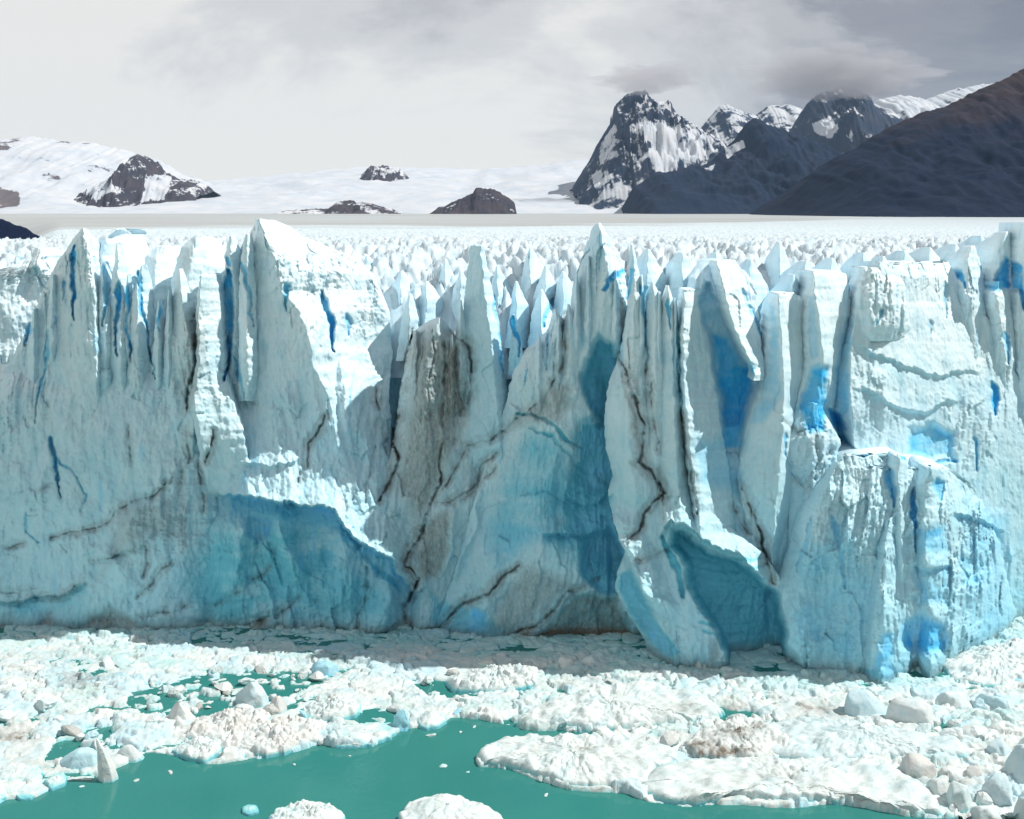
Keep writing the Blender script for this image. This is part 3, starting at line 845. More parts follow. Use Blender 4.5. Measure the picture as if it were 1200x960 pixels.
m9 = empty('ice_tower', 'slim ice tower with blue shaded side and white sunlit side, right of azure crevasse', 'ice tower')
tower('tower', m9, [(910, 347), (903, 358), (898, 402), (895, 435), (887, 467), (873, 505), (864, 560), (880, 650)], [(930, 342), (942, 350), (949, 400), (949, 440), (937, 478), (945, 560), (925, 660)],
      [(912, 350), (914, 375), (917, 413), (919, 451), (918, 500), (905, 640)], y0=-6.5, backline=True, dL=3.5, dR=8, pL=1, pR=1, bottom=680, sink=3, amt=.7)
m10 = empty('ice_tower', 'white ice tower standing over the second deep blue cleft', 'ice tower')
tower('tower', m10, [(951, 337), (946, 350), (943, 380), (944, 430), (932, 480), (925, 560)], [(978, 316), (992, 320), (998, 345), (990, 420), (980, 480), (990, 560)],
      [(953, 338), (960, 370), (965, 420), (958, 480)], y0=-4.5, backline=True, dL=2.5, dR=9, pR=1, bottom=640, snow=2, amt=.7)
tower('facet', m10, [(945, 470), (919, 515), (930, 570), (938, 615)], [(962, 474), (985, 515), (978, 560), (955, 615)], frac=.5, y0=-5.5, backline=True, dL=3, dR=3, bottom=690, sink=1.5)

m11 = empty('ice_tower', 'broad pale sunlit ice tower with a blue shaded edge and rubble on top', 'ice tower')
tower('body', m11, [(1025, 322), (1008, 336), (1000, 352), (990, 390), (978, 430), (976, 484), (988, 520), (1000, 560), (1000, 760)],
      [(1073, 305), (1111, 303), (1126, 329), (1139, 354), (1160, 375), (1174, 402), (1196, 450), (1225, 520), (1240, 650), (1245, 760)],
      [(1012, 333), (1001, 370), (997, 402), (996, 457), (1000, 520), (1010, 600)], y0=-5.5, backline=True, dL=6, dR=[(305, 13), (560, 12)], pL=1, pR=1.0, snow=2.5, lean=.13, amt=.62)
tower('cap', m11, [(1012, 326), (1004, 345), (1002, 380)], [(1045, 312), (1060, 330), (1066, 380)], frac=.3, y0=-2.5, backline=True, dL=2, dR=6, bottom=400, sink=3, snow=2)

m12 = empty('ice_promontory', 'jutting sunlit ice promontory with blue slots and a scalloped foot in the brash', 'ice cliff')
tower('body', m12, [(984, 531), (961, 562), (933, 602), (925, 639), (914, 670), (900, 695), (899, 732), (906, 764), (931, 779), (945, 798)],
      [(1057, 535), (1066, 545), (1110, 547), (1137, 565), (1151, 586), (1169, 629), (1183, 692), (1192, 721), (1172, 748), (1147, 772), (1128, 806)],
      [(985, 532), (965, 580), (948, 640), (935, 720), (940, 800)], y0=-1.5, dL=6, dR=9, pL=1.3, pR=1.0, lean=.11, snow=2.5, amt=1.5)
tower('column', m12, [(1050, 535), (1046, 560), (1049, 600), (1052, 680)], [(1061, 536), (1067, 570), (1067, 640), (1069, 680)], frac=.35, y0=.5, dL=.8, dR=4, bottom=720, sink=6, amt=.8, lean=.11)
tower('column', m12, [(1084, 552), (1076, 565), (1075, 640), (1078, 700), (1080, 800)], [(1106, 548), (1113, 600), (1116, 700), (1119, 800)], frac=.25, y0=1.0, dL=1.5, dR=6, amt=1.2, lean=.10)
tower('pyramid', m12, [(1040, 611), (1030, 640), (1022, 700), (1014, 797)], [(1043, 611), (1058, 650), (1067, 720), (1070, 797)], frac=.32, y0=-1.6, dL=2, dR=5, amt=1.0, lean=.12)

m13 = empty('ice_towers', 'cluster of white seracs with vivid blue clefts beside the broad sunlit tower', 'seracs')
tower('serac', m13, [(1137, 288), (1128, 310), (1124, 340), (1135, 480)], [(1142, 288), (1153, 320), (1166, 360), (1192, 480)], frac=.3, y0=9, backline=True, dL=2, dR=9, bottom=480, sink=12, snow=2)
tower('serac', m13, [(1165, 331), (1160, 345), (1166, 390), (1172, 560)], [(1178, 329), (1188, 345), (1199, 400), (1212, 560)], frac=.3, y0=8, backline=True, dL=1.5, dR=9, bottom=540, sink=12, snow=1)
tower('serac', m13, [(1176, 271), (1165, 290), (1158, 320), (1158, 420)], [(1183, 271), (1193, 290), (1198, 310), (1206, 420)], frac=.4, y0=14, backline=True, dL=2, dR=6, bottom=440, snow=1)
tower('serac', m13, [(1200, 262), (1194, 300), (1192, 380), (1196, 480), (1190, 560), (1192, 745)], [(1230, 258), (1262, 280), (1280, 400), (1300, 745)], frac=.2, y0=8, backline=True, dL=2, dR=9, snow=1)

# front beyond the frame, both ways
for nm, lab, a, b_, tp in (('ice_buttress', 'grey ice buttress continuing the front past the rough white slope', -230, -60, 300),
                           ('ice_tower', 'ice tower ending the glacier front past the rough white slope', -400, -200, 290),
                           ('ice_buttress', 'white ice buttress continuing the front past the seracs', 1255, 1440, 285),
                           ('ice_tower', 'ice tower ending the glacier front past the seracs', 1420, 1640, 290)):
    mm = empty(nm, lab, 'ice cliff')
    tower('face', mm, [(a + 40, tp), (a + 10, tp + 90), (a - 10, 745)], [(b_ - 60, tp - 4), (b_ - 10, tp + 90), (b_ + 10, 745)], frac=.3, y0=2, dL=4, dR=9, step=2.6, snow=4, lean=.08)

# fins on the glacier just behind the front: each a thing of its own
fins = [(522, 304, 16, 30, 28), (622, 290, 22, 34, 30), (640, 312, 20, 30, 22), (500, 330, 18, 22, 16), (914, 284, 12, 20, 40), (1035, 300, 16, 24, 16), (1060, 294, 22, 24, 20),
        (470, 318, 22, 26, 24), (583, 312, 18, 30, 26), (540, 318, 16, 24, 22), (605, 330, 14, 26, 12), (660, 318, 20, 28, 18), (430, 300, 18, 20, 40), (760, 292, 24, 30, 22),
        (800, 296, 30, 34, 24), (840, 296, 26, 30, 30), (880, 304, 22, 30, 24), (945, 306, 24, 30, 22), (975, 302, 20, 26, 30), (1090, 290, 24, 26, 30), (1120, 286, 20, 26, 36),
        (20, 300, 26, 40, 40), (250, 284, 20, 26, 26), (360, 282, 26, 30, 34), (1150, 276, 20, 28, 44), (1012, 296, 18, 22, 34), (560, 300, 16, 20, 46), (690, 300, 20, 24, 44), (720, 300, 18, 26, 18),
        (860, 318, 18, 26, 12), (930, 322, 18, 26, 13), (480, 345, 16, 26, 11), (635, 340, 18, 26, 11)]
NEAR = [(90, 'the first grey fin'), (300, 'the white sunlit block'), (445, 'the white shoulder of the massive tower'), (530, 'the brown-streaked buttress'), (572, 'the flat-tipped spire'), (680, 'the rising ridge'),
        (735, 'the sharp peak'), (800, 'the fluted pillar'), (900, 'the azure crevasse block'), (960, 'the slim two-toned tower'), (1005, 'the tower over the second cleft'), (1130, 'the broad sunlit tower'), (9999, 'the blue-clefted seracs')]
for (ax, ay, hw, hh, off) in fins:
    sk = rnd.uniform(-.35, .1)
    nb_ = [t_ for x_, t_ in NEAR if ax < x_][0]
    look = ('broad ' if hw >= 22 else 'slim ' if hw <= 16 else '') + ('tall' if hh >= 30 else 'low' if hh <= 22 else 'pointed')
    dist = 'just' if off < 20 else 'a little way' if off < 32 else 'well'
    e = empty('ice_fin', '%s white ice fin %s behind %s' % (look, dist, nb_), 'ice fin', 'ice fins behind the front')
    tower('fin', e, [(ax - 1.5, ay), (ax - hw * (.42 + sk * .3), ay + hh * .5), (ax - hw * (.8 + sk), ay + hh * 1.2), (ax - hw, ay + hh * 3)],
          [(ax + 1.5, ay), (ax + hw * (.40 - sk * .3), ay + hh * .45), (ax + hw * (.9 - sk * .5), ay + hh * 1.1), (ax + hw * 1.4, ay + hh * 3)], frac=.42 + sk * .3, y0=off, dL=hw * .18, dR=hw * .55,
          pL=1, pR=1, bottom=ay + hh * 3, amt=.6, lean=.1, thick=14, tint=(.06, .03, 0), jag=1.0, mat=M_ICE)

# ------------------------------------------------------------------ mountains (terrain)
def rock_material(name, rock, rock2, snow_lo, snow_hi, nscale=.004, high=0, nz=1.6):
    m, nt, b = principled(name)
    at = N(nt, 'ShaderNodeAttribute', attribute_name='tint')
    sp = N(nt, 'ShaderNodeSeparateColor'); LK(nt, at.outputs['Color'], sp.inputs[0])
    tc = N(nt, 'ShaderNodeTexCoord')
    na = N(nt, 'ShaderNodeTexNoise'); LK(nt, tc.outputs['Object'], na.inputs[0])
    na.inputs['Scale'].default_value = nscale; na.inputs['Detail'].default_value = 12; na.inputs['Roughness'].default_value = .68
    r = mixc(nt, ramp(nt, na.outputs[0], [(.35, 0.), (.65, 1.)]), rock, rock2)
    g = N(nt, 'ShaderNodeNewGeometry')
    sx = N(nt, 'ShaderNodeSeparateXYZ'); LK(nt, g.outputs['Normal'], sx.inputs[0])
    s = mth(nt, 'ADD', mth(nt, 'ADD', sp.outputs[0], mth(nt, 'MULTIPLY', mth(nt, 'SUBTRACT', na.outputs[0], .5), nz)), mth(nt, 'MULTIPLY', mth(nt, 'SUBTRACT', sx.outputs[2], .75), .5))
    f = ramp(nt, s, [(snow_lo, 0.), (snow_hi, 1.)])
    if high:
        pz = N(nt, 'ShaderNodeSeparateXYZ'); LK(nt, tc.outputs['Object'], pz.inputs[0])
        hh = mth(nt, 'ADD', mth(nt, 'MULTIPLY', mth(nt, 'SUBTRACT', pz.outputs[2], high), .004), mth(nt, 'MULTIPLY', mth(nt, 'SUBTRACT', na.outputs[0], .5), 2.2))
        r = mixc(nt, mth(nt, 'ADD', hh, .5, True), r, (.040, .027, .029))
    c = mixc(nt, f, r, ramp(nt, na.outputs[0], [(.35, (.40, .455, .52)), (.62, (.52, .54, .57))]))  # snow greyed to stand in for the cloud shadow over it
    LK(nt, c, b.inputs['Base Color'])
    b.inputs['Roughness'].default_value = .9
    b.inputs['Specular IOR Level'].default_value = .1
    bp = N(nt, 'ShaderNodeBump'); bp.inputs['Strength'].default_value = .5; bp.inputs['Distance'].default_value = 25
    LK(nt, na.outputs[0], bp.inputs['Height']); LK(nt, bp.outputs[0], b.inputs['Normal'])
    return m


M_ROCK = rock_material('mountain_rock', (.016, .032, .068), (.045, .052, .075), .10, .20, .006)  # blue of the haze in front put into the rock colours
M_DARK = rock_material('dark_slope', (.002, .009, .032), (.006, .013, .034), .20, .30, .006, high=520, nz=1.1)  # cloud shadow painted in as near-black navy, brown rock higher up
M_NAVY = rock_material('shaded_ridge', (.005, .015, .042), (.013, .022, .046), .20, .30, .006, nz=1.1)  # ridge darkened and blued in its colour for cloud shade and haze
M_BROWN = rock_material('brown_rock', (.070, .058, .066), (.028, .032, .048), .14, .22, .008)
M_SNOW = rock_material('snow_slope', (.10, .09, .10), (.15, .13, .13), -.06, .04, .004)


def mountain(name, sil, D_, depth, basepy_, mat, label, spur=.35, sf=1.0, snow=None, nx=240, ny=90, rough=1.0, snowpoly=(), seed=0., tilt=0.):
    xs = [p[0] for p in sil]; ys = [p[1] for p in sil]
    px = np.linspace(xs[0], xs[-1], nx)
    py = np.interp(px, xs, ys)
    py = py + rough * (1.6 * fbm(px / 14., seed, .5, 4, .6) - 1.6 * fbm(px / 9., seed + 3., .2, 3, .6, True) * sstep(0, 30, np.interp(px, xs, [basepy_ - v for v in ys])))
    Xr, _, Zr = at_depth(px, py, D_)
    _, _, z0 = at_depth(600, basepy_, D_ - depth)
    s = np.linspace(-1, 1, ny)
    X = np.repeat(Xr[None], ny, 0)
    Sg = np.repeat(s[:, None], nx, 1)
    Y = D_ + Sg * depth + tilt * (X - X.mean())
    H = np.maximum(Zr - z0, 0)[None]
    a = 1 - np.abs(Sg)
    z = z0 - 30 + (H + 30) * (a ** (1.15))
    sc = depth * .42 * sf
    rg = fbm(X / sc + .8 * noise3(X / sc, Y / sc, seed), Y / (sc * 2.2), seed + 1.3, 5, .55, True)
    env = np.abs(Sg) ** 1.1 * a * 2.6
    rg2 = fbm(X / (sc * .22), Y / (sc * .4), seed + 6.1, 4, .6, True)
    z = z + spur * H * env * ((rg - .5) * .55 + (rg2 - .4) * .16)
    sn = np.full(z.shape, 0. if snow is None else snow) + 0.0
    # where the surface sits in the picture decides nothing but the snow beds' own places
    PX = X / Y * F / 1.0
    pxx = CX + X / Y * F
    vv = (z - CAM_H) / Y
    pyy = EYE - vv * F
    for pts, val in snowpoly:
        dd, _ = _segd(pxx + 2.5 * noise3(X / 120., z / 90., 3.), pyy + 2.5 * noise3(X / 120., z / 90., 9.), list(pts) + [pts[0]])
        ins = inpoly(pxx, pyy, pts)
        sn = sn + val * np.where(ins, sstep(-3, 3, dd), sstep(3, -3, dd) * .5 * 0)
    A = np.stack([sn, 0 * sn, 0 * sn], -1)
    o = mesh_obj(name, np.stack([X, Y, z], -1).reshape(-1, 3), grid_quads(ny, nx)[:, ::-1], mat, None, {'tint': A.reshape(-1, 3)})
    return tag(o, label, kind='structure')


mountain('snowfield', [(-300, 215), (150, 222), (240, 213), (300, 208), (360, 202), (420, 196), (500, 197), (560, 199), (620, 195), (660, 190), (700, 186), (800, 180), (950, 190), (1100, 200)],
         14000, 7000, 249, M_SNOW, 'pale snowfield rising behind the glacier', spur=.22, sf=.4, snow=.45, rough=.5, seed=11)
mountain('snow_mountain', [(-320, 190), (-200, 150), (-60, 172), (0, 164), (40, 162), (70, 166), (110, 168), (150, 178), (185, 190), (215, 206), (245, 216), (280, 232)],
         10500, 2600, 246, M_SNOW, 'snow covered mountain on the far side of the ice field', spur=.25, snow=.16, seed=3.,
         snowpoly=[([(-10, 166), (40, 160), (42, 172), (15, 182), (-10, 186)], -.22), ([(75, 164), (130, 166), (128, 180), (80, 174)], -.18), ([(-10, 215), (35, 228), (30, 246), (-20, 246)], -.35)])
mountain('rock_ridge', [(80, 246), (95, 236), (112, 222), (135, 207), (150, 191), (160, 181), (175, 186), (190, 200), (205, 210), (222, 212), (240, 216), (250, 226)],
         9000, 900, 247, M_BROWN, 'brown rocky ridge poking out of the snow mountain', spur=.6, snow=.02, nx=140, ny=60, seed=5., snowpoly=[([(105, 226), (135, 212), (148, 222), (120, 236)], .35), ([(180, 205), (210, 208), (200, 235), (172, 240)], .3)])
mountain('rock_outcrop', [(425, 205), (435, 197), (450, 195), (465, 197), (478, 208), (490, 226)], 11000, 500, 226, M_BROWN, 'small snow streaked rock outcrop high on the snowfield', spur=.6, snow=.10, nx=80, ny=40, seed=7)
mountain('rock_outcrop', [(318, 252), (345, 245), (385, 244), (395, 237), (420, 236), (445, 241), (470, 248), (482, 254)], 6500, 420, 254, M_BROWN, 'low brown rock outcrop along the foot of the snowfield', spur=.6, snow=.03, nx=120, ny=40, seed=8)
mountain('rock_outcrop', [(498, 252), (515, 243), (530, 238), (548, 230), (560, 221), (575, 222), (590, 230), (603, 238), (606, 252)], 6000, 450, 253, M_BROWN, 'dark purple-brown rock knoll at the edge of the snowfield', spur=.5, snow=-.12, nx=120, ny=40, seed=9)
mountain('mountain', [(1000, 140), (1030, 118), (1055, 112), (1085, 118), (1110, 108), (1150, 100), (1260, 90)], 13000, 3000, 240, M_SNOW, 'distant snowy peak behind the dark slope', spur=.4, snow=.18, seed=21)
mountain('mountain', [(800, 190), (820, 152), (842, 126), (850, 122), (866, 131), (884, 137), (900, 126), (925, 124), (945, 132), (965, 150), (1000, 180)], 12000, 2400, 240, M_ROCK, 'snowy rock crest between the two dark peaks', spur=.4, snow=.16, seed=23)
mountain('mountain', [(905, 190), (930, 150), (945, 124), (958, 112), (985, 104), (1004, 104), (1014, 121), (1040, 131), (1065, 145), (1110, 190)], 10500, 1800, 244, M_ROCK, 'dark peak with its top in the cloud', spur=.5, snow=-.02, seed=25,
         snowpoly=[([(942, 150), (962, 142), (974, 155), (965, 168), (945, 160)], .5), ([(975, 165), (990, 160), (990, 172)], .4), ([(1020, 128), (1045, 135), (1040, 145)], .3)])
mountain('mountain', [(668, 222), (680, 206), (690, 190), (698, 172), (712, 150), (720, 138), (722, 122), (733, 112), (746, 109), (762, 116), (778, 127), (798, 140), (820, 154), (838, 168), (852, 186), (880, 225)],
         9200, 1700, 246, M_ROCK, 'craggy rock peak streaked with snow above the glacier', spur=.7, snow=.09, seed=27, rough=.7,
         snowpoly=[([(740, 150), (770, 148), (800, 158), (830, 165), (828, 185), (800, 200), (770, 205), (748, 190), (760, 175)], .30), ([(700, 165), (720, 150), (716, 185), (700, 200)], .16), ([(690, 205), (720, 200), (735, 230), (700, 240)], .14)])
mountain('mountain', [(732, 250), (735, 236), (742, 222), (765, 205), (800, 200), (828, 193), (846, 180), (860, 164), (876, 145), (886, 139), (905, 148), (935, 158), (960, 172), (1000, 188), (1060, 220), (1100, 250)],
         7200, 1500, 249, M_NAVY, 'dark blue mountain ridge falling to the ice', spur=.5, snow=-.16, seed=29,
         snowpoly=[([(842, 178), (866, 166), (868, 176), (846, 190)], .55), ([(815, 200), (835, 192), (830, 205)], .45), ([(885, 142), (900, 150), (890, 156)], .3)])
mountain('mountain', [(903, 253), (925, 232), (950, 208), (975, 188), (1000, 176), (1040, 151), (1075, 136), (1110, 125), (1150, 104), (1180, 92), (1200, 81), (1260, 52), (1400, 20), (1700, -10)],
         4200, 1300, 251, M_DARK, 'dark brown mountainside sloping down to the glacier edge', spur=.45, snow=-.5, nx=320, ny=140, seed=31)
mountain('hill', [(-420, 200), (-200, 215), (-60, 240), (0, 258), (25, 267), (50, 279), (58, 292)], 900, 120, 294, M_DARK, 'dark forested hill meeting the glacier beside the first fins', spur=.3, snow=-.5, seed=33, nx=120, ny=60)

# ------------------------------------------------------------------ lake
mw, ntw, bw = principled('glacial_lake_water')
bw.inputs['Base Color'].default_value = (.018, .235, .185, 1)
bw.inputs['Roughness'].default_value = .06
bw.inputs['IOR'].default_value = 1.33
tcw = N(ntw, 'ShaderNodeTexCoord')
nw = N(ntw, 'ShaderNodeTexNoise'); LK(ntw, tcw.outputs['Object'], nw.inputs[0])
nw.inputs['Scale'].default_value = .9; nw.inputs['Detail'].default_value = 4
nw2 = N(ntw, 'ShaderNodeTexNoise'); LK(ntw, tcw.outputs['Object'], nw2.inputs[0])
nw2.inputs['Scale'].default_value = .06; nw2.inputs['Detail'].default_value = 3
LK(ntw, mixc(ntw, nw2.outputs[0], (.022, .158, .146), (.036, .200, .178)), bw.inputs['Base Color'])
bpw = N(ntw, 'ShaderNodeBump'); bpw.inputs['Strength'].default_value = .22; bpw.inputs['Distance'].default_value = .2
LK(ntw, nw.outputs[0], bpw.inputs['Height']); LK(ntw, bpw.outputs[0], bw.inputs['Normal'])
wv = np.array([(-900, -500, 0), (900, -500, 0), (900, 240, 0), (-900, 240, 0)], float)
tag(mesh_obj('lake', wv, [[0, 1, 2, 3]], mw), 'milky turquoise meltwater lake', kind='structure')

# ------------------------------------------------------------------ brash ice between the front and the open water
def pxy(X, Y):
    vz = (0 - CAM_H)
    yc = Y * cp - vz * sp_      # forward
    uc = Y * sp_ + vz * cp      # up
    return CX + F * X / yc, CY - F * uc / yc


OPEN = [
    [(-80, 990), (-80, 950), (0, 942), (40, 935), (75, 915), (110, 915), (150, 893), (178, 882), (205, 886), (240, 896), (310, 889), (383, 872), (392, 876), (440, 876), (472, 856), (516, 852),
     (530, 841), (567, 844), (600, 851), (612, 856), (660, 857), (700, 860), (690, 867), (640, 870), (588, 871), (557, 889), (562, 898), (597, 902), (620, 911), (667, 927), (737, 929), (763, 940), (798, 946), (842, 943), (900, 946), (967, 943), (1013, 946), (1066, 958), (1120, 962), (1150, 990)],
    [(60, 880), (112, 878), (120, 895), (80, 905)],
]
THIN = [
    [(150, 805), (170, 795), (230, 790), (300, 786), (360, 785), (420, 782), (400, 800), (360, 805), (350, 830), (320, 840), (260, 845), (200, 850), (165, 845), (150, 825)],
    [(385, 835), (440, 828), (470, 835), (480, 855), (440, 860), (395, 850)],
    [(1080, 850), (1110, 838), (1140, 838), (1130, 860), (1090, 866)], [(480, 795), (540, 800), (560, 820), (500, 822)],
    [(70, 850), (130, 845), (160, 880), (110, 895), (50, 890)], [(560, 840), (612, 838), (615, 862), (560, 856)],
    [(800, 838), (870, 832), (900, 842), (850, 852)],
]
bx = np.arange(-118, 118, .20)
by = np.arange(132, 216, .26)
BX, BY = np.meshgrid(bx, by)
qx, qy = pxy(BX, BY)
qxw = qx + 6 * fbm(BX * .15, BY * .12, 1., 3); qyw = qy + 3 * fbm(BX * .15, BY * .12, 4., 3)


def mask_of(polys, soft):
    m = np.zeros(BX.shape)
    for p in polys:
        d_, _ = _segd(qxw, qyw, list(p) + [p[0]])
        ins = inpoly(qxw, qyw, p)
        m = np.maximum(m, np.where(ins, .5 + .5 * np.clip(d_ / soft, 0, 1), .5 - .5 * np.clip(d_ / soft, 0, 1)))
    return m


mo = mask_of(OPEN, 4)
mt_ = mask_of(THIN, 10)
wbx = .5 * noise3(BX * .3, BY * .3, 2.2)
h = np.full(BX.shape, -.16)
c1 = cells(BX * .15 + wbx, BY * .22 + wbx, 3)          # large plates
c2 = cells(BX * .50 + wbx, BY * .62, 9)                # lumps
c3 = cells(BX * 1.5, BY * 1.5, 21)                     # rubble
large = (c1[2] % 29) / 28.
calm = sstep(.25, -.35, fbm(BX * .035, BY * .07, 14.4, 3) + .25 * sstep(250, 800, qx) - .1)
e1_ = sstep(.015, .10, c1[1] - c1[0])
e2_ = sstep(.02, .14, c2[1] - c2[0])
lead = sstep(.30, .62, fbm(BX * .05, BY * .12, 61., 4)) * (1 - calm)
h = h + .60 * large * e1_ + .40 * ((c1[2] % 7) / 6. - .5) * c1[3] + .35 * ((c1[2] % 11) / 10. - .5) * c1[4] - .22 * (1 - e1_) * (1 - .7 * calm)
h = h + (.62 * ((c2[2] % 23) / 22.) ** 3.2 * e2_ + .45 * ((c2[2] % 7) / 6. - .5) * c2[3] + .35 * ((c2[2] % 5) / 4. - .5) * c2[4]) * (1 - .65 * calm)
h = h + .16 * ((c3[2] % 19) / 18.) ** 2.5 * sstep(.02, .2, c3[1] - c3[0]) * (1 - .5 * calm) + .12 * calm
h = h + .40 * fbm(BX * .09, BY * .13, 5.5, 3) + .07 * fbm(BX * 1.2, BY * 1.4, 7.7, 3) - .65 * lead
h = h + .45 * (1 - calm) * sstep(.2, .8, fbm(BX * .3, BY * .4, 12.2, 3, .5, True)) - .10
h = h - 2.4 * sstep(.42, .62, mo) - 1.15 * sstep(.40, .9, mt_) * np.where((c2[2] % 9) > 2, 1., .25) + .22
dw = yref(qx) - BY
foot = np.exp(-(np.maximum(dw, 0) / 5.) ** 2)
h = h - .30 * foot * sstep(-.1, .5, fbm(BX * .12, BY * .3, 71., 3)) - .12 * foot
bt = np.zeros(h.shape + (3,))
tone = (c2[2] % 31) / 30.
bt[..., 0] = .04 + .12 * (tone > .8) + .16 * (large > .86) + .35 * sstep(.15, -.25, h) * .6
bt[..., 1] = .05 + .14 * ((large > .45) & (large < .6)) + .75 * sstep(.14, -.25, h) + .10 * sstep(.2, .8, fbm(BX * .08, BY * .12, 31., 3)) + .10 * (tone < .15)
bt[..., 2] = .04 + .16 * sstep(.0, .9, fbm(BX * .05, BY * .16, 41., 4)) + .12 * (((c3[2] % 37) / 36.) > .93)
for (x, y, rx, ry, v) in [(95, 800, 24, 8, .5), (20, 866, 26, 7, .55), (850, 835, 35, 8, .5), (960, 832, 26, 7, .6), (700, 800, 60, 8, .2), (60, 770, 90, 12, .16)]:
    bt[..., 2] += v * np.exp(-((qxw - x) / rx) ** 2 - ((qyw - y) / ry) ** 2) * (.5 + (c3[2] % 13) / 12.)
bt[..., 2] *= 1 - .85 * np.exp(-(np.maximum(dw, 0) / 14.) ** 2)
bt[..., 1] += .22 * foot  # wet slush at the wall foot, blue-green of its shadow strip painted in
bt[..., 0] += .08 * foot
keep = h > -1.6
idx = np.arange(h.size).reshape(h.shape)
q = grid_quads(len(by), len(bx))[:, ::-1]
fv = keep.ravel()[q].any(1)
br = mesh_obj('brash_ice', np.stack([BX, BY, np.maximum(h, -1.7)], -1).reshape(-1, 3), q[fv], M_FLOE, None, {'tint': np.clip(bt.reshape(-1, 3), 0, 1)})
tag(br, 'packed white brash ice covering the water at the foot of the glacier', 'brash ice', kind='stuff')


# ------------------------------------------------------------------ floes and bergs
def floe(name, pts, hmax, label, group=None, edge=.5, rough=.35, tint=(.05, .08, .012), dirt=None, peak=None, rings=34, seed=0., lump=.8, cat='ice floe', under=.6, sharp=1.0):
    """outline given in photo pixels on the water; a solid body with a cliffed rim, rough top and a wet blue-green foot"""
    P = np.array([[a for a in at_z(p[0], p[1])[:2]] for p in pts], float).reshape(-1, 2)
    c = P.mean(0) if peak is None else np.array(at_z(*peak)[:2], float)
    P = np.concatenate([P, P[:1]])
    seg = np.hypot(*np.diff(P, axis=0).T)
    cum = np.concatenate([[0], np.cumsum(seg)])
    nsp = int(np.clip(cum[-1] / .22, 40, 420))
    t = np.linspace(0, cum[-1], nsp, endpoint=False)
    ox = np.interp(t, cum, P[:, 0]); oy = np.interp(t, cum, P[:, 1])
    for _ in range(3):
        ox = .5 * ox + .25 * (np.roll(ox, 1) + np.roll(ox, -1)); oy = .5 * oy + .25 * (np.roll(oy, 1) + np.roll(oy, -1))
    size = math.sqrt(max(1, (ox.max() - ox.min()) * (oy.max() - oy.min())))
    ja = min(.35, size * .035)
    ox = ox + ja * fbm(ox * .9, oy * .9, seed, 3); oy = oy + ja * fbm(ox * .9, oy * .9, seed + 9, 3)
    rings = int(np.clip(size / .28, 12, rings))
    sc = np.concatenate([[1.03, 1.0, .985, .965], np.linspace(.93, 0.02, rings)])
    X = c[0] + (ox - c[0])[None] * sc[:, None]; Y = c[1] + (oy - c[1])[None] * sc[:, None]
    Dn = 1 - sc[:, None] + 0 * X
    tx = fbm(X * .35, Y * .35, seed + 2, 3)
    k1 = cells(X * .5 + .4 * tx, Y * .45, int(seed * 3) + 2)
    k2 = cells(X * 1.3, Y * 1.2, int(seed * 5) + 4)
    z = edge * (1 + .5 * fbm(X * .35, Y * .35, seed + 21, 2)) + (hmax - edge) * (np.clip(Dn, 0, 1) ** sharp)
    z = z + rough * (.55 * tx + .35 * lump * ((k1[2] % 19) / 18.) * sstep(0, .25, k1[1] - k1[0]) + .3 * lump * ((k2[2] % 23) / 22.) * sstep(0, .2, k2[1] - k2[0]) + .25 * fbm(X * 1.8, Y * 1.8, seed + 4, 3)) * np.clip(Dn * 8, 0, 1)
    z[0] = -under; z[1] = .02; z[2] = z[2] * .45; z[3] = z[3] * .85
    z = np.maximum(z, -under)
    A = np.zeros(z.shape + (3,))
    A[..., 0] = tint[0] + .25 * sstep(.8, .1, z)
    A[..., 1] = tint[1] + 1.0 * sstep(.85, .1, z)
    A[..., 2] = tint[2] + .25 * np.maximum(0, fbm(X * .5, Y * .5, seed + 6, 3)) * (tint[2] > .02)
    if dirt:
        for (x, y, rx, ry, v) in dirt:
            a, b_ = pxy(X, Y)
            A[..., 2] += v * np.exp(-((a - x) / rx) ** 2 - ((b_ - y) / ry) ** 2) * (.4 + .9 * ((k2[2] % 17) / 16.))
    V = np.stack([X, Y, z], -1)
    nr = len(sc)
    o = V[:, :].reshape(-1, 3)
    cen = V[-1].mean(0)
    V2 = np.concatenate([o - np.array([c[0], c[1], 0]), [cen - np.array([c[0], c[1], 0])]])
    tri = np.stack([(nr - 1) * nsp + np.arange(nsp), np.full(nsp, nr * nsp), (nr - 1) * nsp + (np.arange(nsp) + 1) % nsp], -1)[:, ::-1]
    # orientation of outline
    area = np.sum(ox * np.roll(oy, -1) - np.roll(ox, -1) * oy)
    q = grid_quads(nr, nsp, True)
    if area > 0:
        q = q[:, ::-1]; tri = tri[:, ::-1]
    A2 = np.concatenate([A.reshape(-1, 3), A[-1:].reshape(-1, 3)[:1]])
    ob = mesh_obj(name, V2, q, M_FLOE, None, {'tint': np.clip(A2, 0, 1)}, tris=tri)
    ob.location = (c[0], c[1], 0)
    return tag(ob, label, cat, group)


